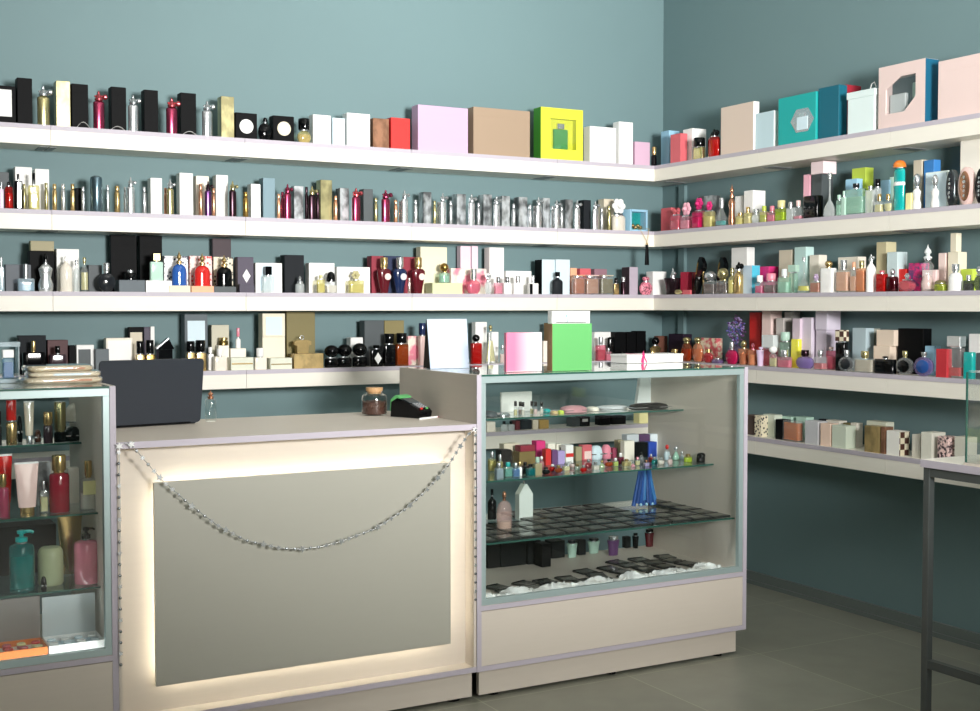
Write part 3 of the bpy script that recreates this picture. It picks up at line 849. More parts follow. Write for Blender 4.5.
# sky blue windowed box standing at the corner
loc, w_, h_, r_ = frame(629, 648, 209.5, .02, .06)
root = empty('gift_box', loc, r_ + .12)
g = G(); g.box(0, .024, 0, w_, .012, h_)
for q in (-1, 1): g.box(q * w_ * .46, -.005, 0, w_ * .08, .05, h_)
g.box(0, -.005, 0, w_ * .9, .05, h_ * .08); g.box(0, -.005, h_ * .9, w_ * .9, .05, h_ * .1)
obj('carton', g, 'sky', root)
obj('lining', G().box(0, .016, h_ * .1, w_ * .82, .003, h_ * .78), 'teal', root)
g = G()
for k in range(5): g.ball(-w_ * .3 + w_ * .15 * k, 0, h_ * (.2 + .07 * (k % 2)), w_ * .09)
obj('gold_ornament', g, 'm:gold', root)
obj('window_film', G().box(0, -.0285, h_ * .08, w_ * .84, .0006, h_ * .82), 'film', root)
reg(root, 629, 648, 'sky-blue windowed box with gold ornaments', 'sky-blue window box', 'box', 'gift_box')
# tassel hanging in front of the shelf from a cord
P0 = oy(640, 229, YS - .006); P1 = oy(647, 243, YS - .012); P2 = oy(649, 229, YS - .006); P3 = oy(647, 265, YS - .012)
root = empty('tassel', P1)
def rel(p): return (p[0] - P1[0], p[1] - P1[1], p[2] - P1[2])
cr = G().tube([(rel(P0)[0], .03, rel(P0)[2] + .004), rel(P0), (rel(P1)[0] - .003, 0, .012), (0, 0, 0)], .0013, 6); cr.tube([(rel(P2)[0], .03, rel(P2)[2] + .004), rel(P2), (rel(P1)[0] + .003, 0, .012), (0, 0, 0)], .0013, 6)
obj('cord', cr, 'gold', root)
tl = P1[2] - P3[2]
obj('tassel_head', G().loft([(.5, 0), (1, .2), (1, .8), (.5, 1)], .009, .009, .014, -.012, 2, 12), 'm:gold', root)
obj('fringe', G().loft([(1, 0), (.98, .1), (.8, .6), (.6, 1)], .026, .018, tl - .01, -tl, 2, 16), 'black', root)
tag(root, 'black tassel on a gold cord hanging below the second shelf near the corner', 'tassel')

S('R2')
C(661, 671, 208, 'coral', v=.06, d=.06); B(672, 680.5, 208, 'rect', 'g:rose', 'coral', 'l:coral', cf=.3, cs='bow', cw=.9)
B(682, 691, 202, 'rect', 'g:pink', 'pink', 'l:pink', cf=.5, cs='flower', cw=1.3, v=.02); B(693.5, 700.5, 213, 'rect', 'g:magenta', 'plum', 'l:magenta', cf=.0, v=.01, desc='small magenta bottle under dark bow', collar=False)
B(694, 704, 197.5, 'rect', 'g:rose', 'magenta', 'l:pink', cf=.4, cs='flower', cw=.95, v=.06, d=.028); B(705, 713.5, 201, 'rect', 'g:straw', 'magenta', 'l:straw', cf=.36, cs='flower', cw=1.05, v=.03)
C(697, 712, 196, 'silver', v=.12); B(715.5, 728, 198, 'drop', 'g:clear', 'm:silver', 'l:teal', cf=.3, cw=.25, fill=.3, desc='clear bottle with teal foot')
B(729.5, 734.5, 184, 'hour', 'm:copper', 'm:copper', cf=.3, cw=.6, cs='finial', desc='slender copper figurine bottle'); C(735, 743, 196, 'white', v=.12); C(744, 753, 190.5, 'white', v=.10, d=.08, desc='tall square white box')
B(736.5, 744, 213, 'jar', 'g:straw', 'm:gold', 'l:straw', cf=.2); B(745, 751, 207, 'rect', 'g:straw', 'm:gold', 'l:ivory', cf=.3); B(752, 760, 209, 'round', 'g:clear', 'm:silver', cf=.3)
B(761, 767.5, 206, 'rect', 'g:straw', 'f:lime', 'l:lime', cf=.3); B(768.5, 776, 206, 'rect', 'g:pink', 'f:rose', 'l:rose', cf=.35); B(777, 786, 200.5, 'rect', 'g:lime', 'f:straw', 'l:lime', cf=.35, cw=.6)
B(787.5, 794, 202, 'rect', 'g:clear', 'm:silver', cf=.3); B(794.8, 802, 200.5, 'rect', 'g:clear', 'f:blush', 'l:rose', cf=.3, fill=.3)
C(803.5, 810, 174.5, 'pink', v=.09, d=.05, desc='tall pink box beside dark box'); q = C(811.5, 822, 174.5, 'slate', v=.09, d=.07); C(811, 823.5, 161.5, 'f3dfe2', v=.08, d=.08, on=q.top + .0006, desc='pink-white box resting on dark box', short='pink-white box')
B(806, 820.5, 196, 'rect', 's:black', 's:black', cf=.0, d=.045, v=.02, desc='square black glass bottle', collar=False)
B(824, 836, 173, 'neck', 'g:clear', 'm:silver', cf=.1, cw=.25, d=.03); B(837, 841.5, 195, 'rect', 'g:mint', 'f:mint', 'l:mint', cf=.2, cw=.6); B(842, 846, 191, 'rect', 'f:mint', 'f:mint', cf=.2)
C(852, 865.5, 168, 'lime', v=.13, d=.05); C(845.5, 857, 179, 'sky', v=.085, d=.035)
B(847.5, 865, 183.5, 'rect', 'g:mint', 's:charcoal', 'l:mint', cf=.14, cw=.28, v=.02, d=.03, desc='broad frosted mint bottle with dark cap'); B(866.8, 874.5, 186, 'rect', 'g:clear', 'm:silver', cf=.1)
B(875.5, 880, 179, 'rect', 'g:clear', 's:black', cf=.22, cw=.9, v=.05, d=.025); C(880.5, 889, 180, 'sky', v=.12)
B(876, 883, 194, 'rect', 'g:clear', 'm:gold', 'l:straw', cf=.35, v=.008, d=.025); B(884.5, 892, 194, 'round', 'g:clear', 'm:gold', 'l:straw', cf=.3, v=.01); C(889.5, 893, 177, 'mint', v=.13)
# teal shampoo-like bottle: white shoulder, orange cap
r = B(894.5, 905, 160, 'cyl', 's:teal', 's:orange', cf=.15, cw=.95, cs='dome', v=.02, d=.028, desc='teal bottle with white neck and orange cap', collar=False, lab=None)
g = G().loft([(1, 0), (1, .1), (.86, .5), (.6, .95), (.6, 1)], r.w * 1.03, .029, r.h * .36, r.h * .5, 2, 18); obj('shoulder_sleeve', g, 'white', r.root)
C(905.5, 911, 193, 'straw', v=.03, d=.03); C(913.5, 922, 160, 'beige', v=.13, d=.04); C(924, 934, 160, '3f86cc', v=.13, d=.04, desc='bright blue box behind white figurine')
B(912.5, 921.5, 173.5, 'hour', 's:white', 'm:silver', cf=.36, cs='ball', cw=.6, v=.03, d=.025)
C(925.5, 948, 171.5, 'd9e8e4', v=.06, d=.04, label=(.05, .95, .05, .95, 'ice', 'rect'), desc='pale mint display box', short='mint display box'); B(931, 939.5, 174.5, 'hour', 's:white', 'm:silver', cf=.36, cs='ball', cw=.6, v=.015, d=.025)


def oval(x0, x1, yt, rim, core, desc, v=.02):
    loc, w, h, r0 = frame(x0, x1, yt, v, .03, centre=True)
    root = empty('oval_bottle', loc, r0)
    mt = Matrix.Translation((0, .015, h / 2)) @ Matrix.Rotation(PI / 2, 4, 'X')
    obj('rim', G().loft([(.85, 0), (1, .15), (1, .85), (.85, 1)], w, h, .03, 0, 2, 28, mat=mt), rim, root)
    mt = Matrix.Translation((0, .018, h / 2)) @ Matrix.Rotation(PI / 2, 4, 'X')
    obj('core', G().loft([(.8, 0), (1, .1), (1, .9), (.8, 1)], w * .7, h * .78, .038, 0, 2, 24, mat=mt), core, root)
    g = G()
    for k in range(5): g.ball(0, -.016, h * (.25 + .12 * k), w * (.13 if k != 3 else .2), .005, h * .07)
    obj('figure_relief', g, 'm:chrome', root)
    reg(root, x0, x1, desc, desc.split()[0] + ' oval', 'bottle', 'oval_bottle', v)


oval(948, 958, 169.5, 'm:slate', 's:charcoal', 'dark oval bottle with silver relief'); oval(960, 975, 167, 'f:blush', 'm:copper', 'rose-silver oval bottle with relief'); oval(977, 988, 168.5, 's:black', 's:black', 'black oval bottle at right edge')
C(960.5, 990, 139, 'eeeae0', v=.10, d=.07, desc='very tall cream box', short='tall cream box')

S('B3')
B(-2, 4, 257, 'rect', 'g:ice', 'm:silver', 'l:steel', cf=.25); C(5.5, 31, 264.5, 'smoke', v=.08, d=.05); B(17, 34, 264, 'rect', 'g:ice', 'm:silver', 'l:sky', cf=.5, cw=.3, v=.015, d=.04, desc='pale blue glass bottle with silver cap')
q = C(29.5, 54, 251, 'black', v=.09, d=.06); C(30.5, 54, 241, 'khaki', v=.095, d=.045, on=q.top + .0006, desc='low khaki box lying on black box', short='khaki box')
B(37, 53.5, 253, 'hour', 'm:chrome', 's:black', cf=.25, cs='dome', cw=.3, v=.02, d=.035, desc='mirrored chrome waisted bottle'); C(56.5, 79, 249, 'white', v=.085, d=.06, desc='broad white box behind white bottle')
B(59.5, 72, 256, 'sho', 's:ivory', 's:white', cf=.1, cw=.2, v=.015, d=.04); B(73, 79.5, 260, 'sho', 'g:clear', 'm:silver', cf=.15); B(80.5, 88, 257.5, 'sho', 'g:clear', 'm:champagne', 'l:straw', cf=.15, cw=.4)
C(88.5, 102, 265, 'slate', v=.09); B(97.5, 115, 263, 'disc', 's:charcoal', 'm:silver', cf=.3, cw=.36, d=.03, desc='charcoal round flat bottle with silver cap')
C(110.5, 136.5, 235, 'black', v=.15, d=.03, desc='tall black box lid, left of pair'); C(139.5, 162, 235.5, 'black', v=.15, d=.03, desc='tall black box lid, right of pair')
q = C(119, 145, 280, '59636a', v=.03, d=.09, desc='low dark grey box base', short='grey base'); B(124, 136.5, 270, 'jar', 's:black', 'm:silver', cf=.25, cw=.5, on=q.top + .0005, v=.04, desc='squat black jar on grey box')
q = C(146, 172, 280.5, 'white', v=.02, d=.08, desc='low white box base', short='white base'); B(149.5, 162.5, 253.5, 'rect', 's:mint', 'm:khaki', cf=.27, cw=.55, cs='box', on=q.top + .0005, v=.03, d=.03, desc='mint bottle with khaki cap on white box')


def domed(xc, w, ytip, col, tray, ybase, boxm, x0b, x1b, ytb, desc):
    C(x0b, x1b, ytb, boxm, v=.10, d=.045, short='patterned box')
    q = C(xc - w * .62, xc + w * .72, ybase, tray, v=.015, d=.08, desc='low %s tray under %s' % (nm(tray), desc), short=nm(tray) + ' tray', name='display_tray', cat='tray')
    B(xc - w / 2, xc + w / 2, ytip, 'dome', col, 'm:gold', cf=.34, cs='finial', cw=.36, on=q.top + .0005, v=.02, d=.045, desc=desc + ' with gold finial', short=desc.split()[0] + ' dome')


domed(179, 16, 251, 's:blue', 'cream', 285.5, 'p:bluewhite', 164, 188, 256, 'blue domed bottle')
domed(202, 17, 253, 's:red', 'peach', 286, 'p:redwhite', 189.5, 212, 256, 'red domed bottle')
domed(224, 17, 255, 's:black', 'slate', 286.5, 'p:creamblack', 213.5, 233, 257, 'black domed bottle')
C(212.5, 231, 238.5, 'plum', v=.17, d=.035, desc='tall dark plum box behind patterned boxes')
C(237.5, 253.5, 257, '4a4254', v=.06, d=.05, label=(.3, .8, .28, .66, 'white', 'diamond'), desc='dark plum box with white diamond', short='diamond box')
C(239.5, 254.5, 284, '453f50', v=.01, d=.045, desc='low dark plum box base', short='plum base')
C(255.5, 282, 263, 'white', v=.06, d=.05, label=(.08, .92, .06, .92, 'ice', 'rect'), desc='white framed display box', short='white framed box')
B(262.5, 273, 266.5, 'rect', 'g:clear', 's:black', cf=.32, cw=.6, cs='box', v=.02); C(284.5, 304, 255, 'charcoal', v=.09, d=.06); B(295.5, 304, 276, 'jar', 'g:clear', 'm:silver', cf=.4, cw=.7, cs='spike')
C(309, 334.5, 263, 'white', v=.09, d=.05, desc='white box behind dome-capped bottle'); B(317, 324.5, 275, 'rect', 'g:straw', 'f:straw', 'l:straw', cf=.2); B(325.2, 336.5, 271.5, 'rect', 'g:clear', 's:black', 'l:ivory', cf=.46, cs='dome', cw=.78, v=.02)
C(337, 370, 267, 'white', v=.08, d=.05, desc='wide white box behind yellow bottle'); B(348.5, 363, 270.5, 'rect', 'g:straw', 'champagne', 'l:straw', cf=.4, cs='flower', cw=.62, desc='pale yellow bottle with flower cap')
C(371.5, 383.5, 256, '8f2438', v=.10, desc='dark red box behind wine urn', short='dark red box'); C(384.5, 401, 256, 'navy', v=.10); C(402.5, 417, 257, '8f2438', v=.10, desc='dark red box behind rightmost wine urn', short='dark red box')
for xc, col, md, cp in ((384, 's:burgundy', 'blush', 'm:gold'), (399.7, 's:navy', 'silver', 'm:silver'), (418, 's:burgundy', 'blush', 'm:gold')):
    B(xc - 7, xc + 7, 257.5, 'urn', col, cp, cf=.27, cw=.5, v=.02, d=.035, lab=(.44, .88, .5, .84, md, 'disc'), short=nm(col) + ' urn')
V(409.2, 3, 278, 'blush', v=.003); C(420.5, 447, 247, 'eae4c8', v=.12, d=.05, desc='tall cream box behind gold-capped bottle')
q = C(432.5, 462.5, 283, 'd5dcae', v=.02, d=.08, desc='low pale green box base', short='green base'); B(439, 449.5, 263, 'jar', 'g:mint', 'm:brass', 'l:mint', cf=.45, cs='ball', cw=.75, on=q.top + .0005, v=.03)
C(460.5, 470.8, 246, 'ecd4e2', v=.16, d=.04, desc='tall pale pink box, left of pair', short='pink box'); C(471.8, 478, 246, 'ecd4e2', v=.16, d=.04, desc='slim pale pink box, right of pair', short='pink box'); C(451, 486.5, 268.5, 'p:pinkfloral', v=.11, d=.04)
B(466.5, 480.5, 269, 'round', 'g:rose', 'm:silver', 'l:pink', cf=.4, cw=.4, desc='pink rounded bottle with silver cap'); C(489.5, 504, 247.5, 'white', v=.12, desc='tall white box among pink bottles'); B(484.5, 492, 272, 'round', 'g:clear', 'm:silver', cf=.4, cs='flower', cw=.8)
B(494.5, 502, 277, 'rect', 'g:pink', 'm:grey', 'l:pink', cf=.3); B(503.2, 511, 277, 'rect', 's:white', 'm:grey', cf=.3); B(513, 522.5, 276, 'rect', 's:white', 'm:silver', cf=.36, cw=.4)
C(506, 531.5, 271, 'white', v=.12, desc='white box behind three white bottles'); B(528.5, 537.5, 275.5, 'rect', 's:white', 'm:silver', cf=.38, cw=.35, lab=(0, .3, 0, .95, 'black', 'rect'), desc='white bottle with black stripe')
C(542, 555, 259.5, 'ice', v=.08, d=.07, side=(-1, 'black'), desc='pale box with black side', short='pale box'); C(555.8, 570, 259.5, 'ice', v=.08, d=.07, desc='pale ice-blue box behind black bottle')
B(552.5, 562.5, 272, 'sho', 'charcoal', 'black', cf=.2, cw=.42, v=.02, d=.035, desc='matt charcoal bottle with black cap')
C(570.5, 577, 268, 'peach', v=.11); B(572.8, 584, 275, 'rect', 'g:clear', 'f:peach', 'l:amber', cf=.06, cw=.9, cs='flat', fill=.9, desc='square amber bottle'); C(580, 591, 268.5, 'coral', v=.11); B(585, 598, 275, 'rect', 'g:clear', 'f:blush', 'l:copper', cf=.06, cw=.9, cs='flat', fill=.9, desc='square rose-brown bottle')
C(594.5, 607, 269, '96707c', v=.11, desc='mauve box', short='mauve box'); B(599.5, 612.5, 275, 'rect', 'g:clear', 'f:beige', 'l:olive', cf=.06, cw=.9, cs='flat', fill=.9, desc='square olive bottle')
B(613.5, 618.5, 278, 'rect', 'm:gold', 's:black', cf=.3, cw=.6); B(621, 625.5, 277, 'vial', 'm:plum', 'm:silver', cf=.2, cw=.8); C(629.5, 638, 267, 'b6aab8', v=.05, d=.07, side=(-1, 'plum'), desc='grey-lilac box with dark side', short='grey-lilac box')
B(639.5, 652, 276.5, 'round', 'p:mosaic', 'p:mosaic', cf=.25, cs='ball', cw=.5, v=.02, d=.04, desc='dark mosaic-patterned rounded bottle'); C(653, 666.5, 271.5, 'white', v=.03, d=.06, desc='white box at the corner')

S('R3')
B(667.5, 678.5, 268, 'flare', 'g:plum', 'm:silver', 'l:plum', cf=.34, cw=.3, cs='atom', desc='dark plum bottle with silver nozzle'); C(680.5, 687.5, 272, 'b0203f', v=.07, d=.03, desc='crimson box beside plum bottle'); C(688.6, 693, 272, 'burgundy', v=.13, d=.03)
B(675, 682, 289.5, 'disc', 'm:champagne', 'm:gold', cf=0, v=.002, d=.008, collar=False, desc='tiny gold disc bottle'); C(682.5, 690, 290, 'coral', v=.004, d=.013)


def stiletto(x0, x1, yt, v, desc):
    loc, w, h, r0 = frame(x0, x1, yt, v, .028, centre=True)
    root = empty('shoe_bottle', loc, r0)
    # side view of a high heeled shoe: toe low at left, heel high
    out = [(-.5, 0), (-.1, 0), (.05, .16), (.22, .42), (.3, .55), (.5, .70), (.46, .82), (.30, .97), (.16, 1.0), (.04, .9), (-.08, .62), (-.16, .34), (-.3, .12), (-.5, .05)]
    obj('shoe_body', G().prism([(x * w, z * h) for x, z in out], -.012, .012), 's:black', root)
    obj('heel', G().tube([(w * .33, 0, h * .6), (w * .36, 0, h * .3), (w * .3, 0, 0.001)], [.006, .004, .003], 8), 'm:gold', root)
    obj('insole', G().prism([(x * w, z * h) for x, z in [(-.1, .50), (-.03, .55), (.06, .76), (.12, .84), (.08, .86), (.0, .8)]], -.013, .013), 'm:brass', root)
    reg(root, x0, x1, desc, 'black shoe', 'bottle', 'shoe_bottle', v)


stiletto(692.5, 705.5, 257, .02, 'black high-heeled shoe bottle'); stiletto(714, 727, 257, .12, 'second black high-heeled shoe bottle')
B(705.5, 716, 271, 'rect', 'g:clear', 'm:silver', 'l:brown', cf=.42, cs='ball', cw=.8, fill=.8); B(717.5, 728.5, 268, 'rect', 'g:clear', 'm:champagne', 'l:brown', cf=.45, cs='ball', cw=.7, fill=.8)
B(729.5, 735, 268, 'sho', 'g:straw', 'm:champagne', 'l:straw', cf=.2); B(735.8, 742, 262, 'sho', 'm:gold', 's:black', cf=.22, cw=.8, cs='atom', desc='gold bottle with black nozzle')
C(731.5, 747, 247.5, 'white', v=.12, d=.05, desc='tall white box behind gold bottle'); C(743, 752, 265.5, 'c2d6e6', v=.05, d=.05, side=(1, '4fc0dc'), desc='pale blue box with turquoise side', short='pale blue box')
C(758.5, 769, 266.5, 'magenta', v=.11, d=.06); B(756.5, 763.5, 275.5, 'rect', 'g:clear', 's:white', 'l:magenta', cf=.35, cw=.6); B(766, 776.5, 273.5, 'rect', 'g:clear', 's:rose', 'l:burgundy', cf=.36, cw=.6)
C(779, 792, 250, 'beige', v=.12, d=.04); C(794.5, 806, 247, 'c3e2de', v=.11, d=.05, desc='tall pale turquoise box', short='turquoise box'); C(809.5, 819, 255, 'ivory', v=.11, d=.05)
B(779.5, 789.5, 269, 'rect', 'g:mint', 'f:clear', 'l:mint', cf=.3, cw=.4); B(790.5, 797, 265, 'rect', 'g:mint', 'f:mint', cf=.25, cw=1.2, cs='box', v=.03)
B(798, 810, 257, 'neck', 'g:clear', 'm:silver', 'l:yellow', cf=.08, cw=.2, fill=.22, d=.03, desc='long-necked bottle with yellow base', v=.01); B(811.5, 821, 273.5, 'rect', 'g:clear', 'f:lilac', 'l:amber', cf=.4, cs='flower', cw=.8, fill=.9)
B(822.5, 835, 260.5, 'rect', 's:white', 'm:gold', cf=.2, cw=.45, cs='ball', v=.02); C(838, 858, 257, 'ivory', v=.11, d=.05); B(837.5, 850, 260, 'rect', 'g:clear', 'm:silver', 'l:peach', cf=.26, cw=.4, fill=.9, v=.02)
B(851, 856.8, 262, 'rect', 'g:clear', 'f:peach', 'l:peach', cf=.2, v=.02); B(857.5, 866, 260.5, 'rect', 'g:peach', 'm:champagne', 'l:peach', cf=.2, v=.02, fill=.9); B(867.5, 875, 254, 'sho', 's:white', 'm:silver', cf=.16, cw=.5, cs='atom', desc='tall white bottle with silver nozzle')
C(876.5, 886.5, 242, 'cfc6a0', v=.12, d=.06, desc='tall khaki-cream box', short='khaki-cream box'); C(887, 897.5, 252, 'c9dcde', v=.09, d=.06, desc='pale blue-grey box')
B(877.5, 886.5, 270.5, 'rect', 'g:red', 'f:coral', 'l:red', cf=.1, fill=.9); B(887.5, 897.5, 268.5, 'jar', 'g:burgundy', 'm:silver', 'l:burgundy', cf=.3, cs='ball', cw=.4, fill=.9); C(898.5, 906, 269, 'red', v=.10, d=.04)
B(899.5, 915, 273, 'disc', 'g:rose', 'm:silver', 'l:coral', cf=.35, cs='flower', cw=.8, d=.025, desc='round pink bottle with silver flower'); C(908.5, 921, 263, 'p:foilmag', v=.10, d=.05)
C(922, 936, 270, 'f2d6d4', v=.07, d=.02, desc='low pale pink box behind tall bottle', short='pale pink box'); B(922.5, 933.5, 244.5, 'hour', 'g:clear', 'f:clear', 'l:blush', cf=.3, cw=.6, cs='finial', desc='tall faceted clear bottle', fill=.5)
C(938.5, 945.5, 253, 'f0d8d2', v=.10, d=.05, desc='slim pale pink box'); q = C(948, 958.5, 252, 'eae2cc', v=.10, d=.05, desc='cream box under slim box'); C(950.5, 956.5, 233, 'eae2cc', v=.105, d=.03, on=q.top + .0006, desc='slim cream box balanced on another')
B(935, 946.5, 280, 'jar', 'g:lime', 'f:olive', 'l:olive', cf=.3, cs='dome', cw=.8); B(948.5, 963, 264, 'dome', 's:white', 'm:silver', cf=.26, cw=.4, d=.04, desc='white domed bottle with silver cap')
C(961, 973, 269, 'lime', v=.11, d=.04); B(964.5, 973, 275, 'rect', 'g:smoke', 'm:silver', 'l:khaki', cf=.3); B(974.5, 985, 266, 'round', 'g:smoke', 'm:silver', cf=.35, cs='flower', cw=.8)

S('B4')
C(18.5, 46, 335.5, 'charcoal', v=.10, d=.05); B(22, 44.5, 341, 'rect', 's:black', 'm:gold', cf=.28, cw=.2, v=.02, d=.04); C(47.5, 68, 340, '4a2024', v=.10, d=.05, desc='dark maroon box', short='maroon box')
B(49, 66, 346, 'rect', 's:plum', 's:black', cf=.25, cw=.3, v=.02, d=.035); C(69, 75.5, 345.5, 'black', v=.08); C(76.5, 94, 345, 'white', v=.07, d=.05, label=(.1, .8, .05, .85, 'slate', 'rect'), desc='white box with slate panel')
C(95.5, 109, 349, '5c656a', v=.04, d=.05, desc='small slate-grey box'); C(106, 132.5, 338, 'ivory', v=.10, d=.05, label=(.06, .94, .05, .93, 'white', 'rect'), desc='open ivory box')
C(128.5, 143.5, 327, 'black', v=.16, d=.02, label=(.1, .9, .1, .88, 'beige', 'rect'), desc='black box with beige panel'); C(144, 150, 327, '4a4254', v=.16, d=.02, desc='narrow plum box'); C(150.5, 154.5, 326.5, 'white', v=.16, d=.02)
B(135.5, 144, 341, 'rect', 'm:gold', 's:black', cf=.4, cw=.8, v=.03, d=.03); B(144.8, 154.5, 340, 'rect', 'm:brass', 's:black', cf=.42, cw=.8, v=.03, d=.03)
# black bottle with a tilted triangular lid
loc, w_, h_, r_ = frame(157, 174.5, 338, .05, .05)
root = empty('perfume_bottle', loc, r_); obj('bottle_body', G().box(0, 0, 0, w_ * .8, .045, h_ * .66, .002), 's:black', root)
obj('tilted_lid', G().prism([(-w_ * .5, h_ * .7), (w_ * .18, h_), (w_ * .5, h_ * .67), (w_ * .4, h_ * .66), (-w_ * .45, h_ * .665)], -.02, .02), 's:black', root)
obj('lid_edge', G().prism([(-w_ * .52, h_ * .7), (-w_ * .5, h_ * .67), (w_ * .2, h_ * .97), (w_ * .18, h_ * 1.01)], -.022, -.0195), 'm:silver', root)
reg(root, 157, 174, 'black bottle with tilted triangular lid', 'tilted-lid bottle', 'bottle', 'perfume_bottle', .05)
C(184.5, 207.5, 314, '59646a', v=.13, d=.06, label=(.12, .88, .42, .88, 'ice', 'rect'), desc='slate box with pale square panel', short='slate box')
B(186, 194.5, 341, 'rect', 'm:gold', 's:black', cf=.35, cw=.9, v=.03, d=.03); B(195.2, 205.5, 340, 'rect', 'm:gold', 's:black', cf=.38, cw=.9, v=.03, d=.03)
C(211.5, 229, 325, 'c4c0ac', v=.12, d=.05, desc='grey-beige box'); B(207.5, 213, 347, 'rect', 's:white', 's:white', cf=.25, cw=.7, v=.07, d=.03); q = C(218.5, 229, 345.5, 'ivory', v=.07, d=.04, desc='ivory base box', short='ivory base')
B(218.8, 228, 337.5, 'jar', 'm:bronze', 'm:gold', cf=.35, cw=.9, on=q.top + .0005, v=.075, d=.03, desc='bronze jar on ivory box')
B(213.5, 226, 348.5, 'rect', 's:ivory', 's:white', cf=.32, cw=.45, v=.02, d=.035); q = C(230.5, 246, 348.5, 'ivory', v=.09, d=.04, desc='small ivory box under vial', short='ivory box'); B(235.5, 240.5, 328, 'sho', 's:white', 's:rose', cf=.42, cw=.6, on=q.top + .0005, v=.10, d=.02)
C(231, 253.5, 357.5, 'd9dccb', v=.015, d=.06, label=(.03, .97, .45, .56, 'm:gold', 'rect'), desc='low white box with gold line'); B(254, 266, 348, 'rect', 's:ivory', 's:white', cf=.4, cw=.6, v=.03, d=.03)
q = C(262.5, 285, 337, 'e6dfca', v=.09, d=.06, desc='lower cream box of tower', short='cream tower'); C(262.5, 285, 313.5, 'e6dfca', v=.09, d=.06, on=q.top + .0006, label=(.14, .86, .08, .86, 'ice', 'rect'), desc='upper cream box of tower', short='cream tower')
C(270.5, 292, 358, 'd9dccb', v=.015, d=.06, label=(.03, .97, .4, .5, 'm:gold', 'rect'), desc='low ivory box with gold line'); C(286.5, 315, 311.5, '7a7044', v=.12, d=.06, desc='large olive green box', short='olive box')
# gold box and its shirt shaped flask
q = C(294, 323.5, 353.5, 'gold', v=.02, d=.07, desc='low gold box base', short='gold base')
loc, w_, h_, r_ = frame(294.5, 311.5, 335, .04, .03, q.top + .0005)
root = empty('shirt_bottle', loc, r_)
hh = h_ * .72
obj('bottle_body', G().prism([(x * w_, z * hh) for x, z in [(-.33, 0), (.33, 0), (.35, .6), (.5, .62), (.5, .9), (.3, 1), (-.3, 1), (-.5, .9), (-.5, .62), (-.35, .6)]], -.014, .014), 'm:gold', root)
g = G(); gem_cap(g, 'ring', w_ * .3, .01, h_ * .28, hh - .001); obj('ring_cap', g, 'm:chrome', root)
reg(root, 295, 312, 'shirt-shaped gold bottle with ring cap', 'shirt bottle', 'bottle', 'shirt_bottle', .04)
for xc, yy in ((331.5, 345), (344.5, 344), (359.5, 343)):
    r = B(xc - 7, xc + 7, yy, 'jar', 's:black', 's:black', cf=.55, cs='ball', cw=1.0, v=.03, d=.035, desc='squat black bottle with ball cap', short='ball-capped bottle')
C(350.5, 363, 337.5, 'white', v=.11, d=.05, desc='white box behind black ball caps'); C(364.5, 384, 320.5, 'slate', v=.11, d=.06, desc='broad slate box'); C(384.5, 404, 320.5, '857a4e', v=.11, d=.06, desc='olive box behind amber bottle', short='olive box')
B(370, 382, 345, 'rect', 's:black', 's:black', cf=.15, cw=.5, v=.03, d=.03, lab=(.25, .85, .15, .8, 'white', 'diamond'), desc='black bottle with white diamond'); B(383.5, 394.5, 333.5, 'rect', 's:black', 's:black', cf=.3, cw=.8, v=.03, d=.035)
B(395.5, 407.5, 333, 'rect', 'g:amber', 's:black', 'l:amber', cf=.3, cw=.8, v=.03, d=.035, fill=.9); C(408, 425, 336, 'p:pinkfloral', v=.09, d=.05); B(419, 425.5, 323, 'rect', 'f:blush', 's:navy', cf=.28, cw=1, v=.03, d=.03)
B(471, 481, 334.5, 'rect', 'g:red', 's:black', 'l:red', cf=.25, cs='ball', cw=.7, fill=.95, v=.02, d=.03); C(475.5, 487, 322, 'white', v=.12, d=.04, desc='white box behind red bottle'); C(491.5, 498.5, 332, 'white', v=.12, d=.04, desc='white box behind conical bottle')
B(485, 496, 325, 'cone', 'g:clear', 'm:champagne', 'l:straw', cf=.12, cw=.3, cs='ball', v=.02, d=.03, desc='conical clear bottle with gold ball'); B(500, 505, 345, 'rect', 'g:clear', 'm:silver', 'l:blush', v=.02)
C(543.5, 548.5, 341, 'f1e6da', v=.06, d=.05, desc='small cream box between pink and green boxes'); C(548.8, 551.8, 323, '8a6a42', v=.10, d=.05, desc='narrow brown box')
C(594.5, 611, 332, 'white', v=.12, desc='white box right of green box'); B(596.5, 605, 337, 'rect', 'g:rose', 'm:silver', 'l:coral', cf=.3, cw=.4, v=.03); B(606, 611, 348, 'rect', 'g:pink', 'm:silver', 'l:rose', v=.01)
B(607.5, 614.5, 337, 'cyl', 's:black', 's:black', cf=.0, v=.06, d=.03, desc='black cylindrical bottle', collar=False); C(615, 626, 332, 'black', v=.08); C(627, 636, 332, 'black', v=.08); C(637, 646, 331, 'black', v=.08)
B(619.5, 624.5, 351, 'jar', 'g:red', 's:black', 'l:red', cf=.3, v=.02); B(649, 662, 337, 'hour', 'm:gold', 's:black', cf=.35, cs='ball', cw=.5, v=.02, d=.03, desc='golden waisted bottle with black ball'); C(658.5, 667.5, 336, '6e4436', v=.08, d=.04, desc='brown box')

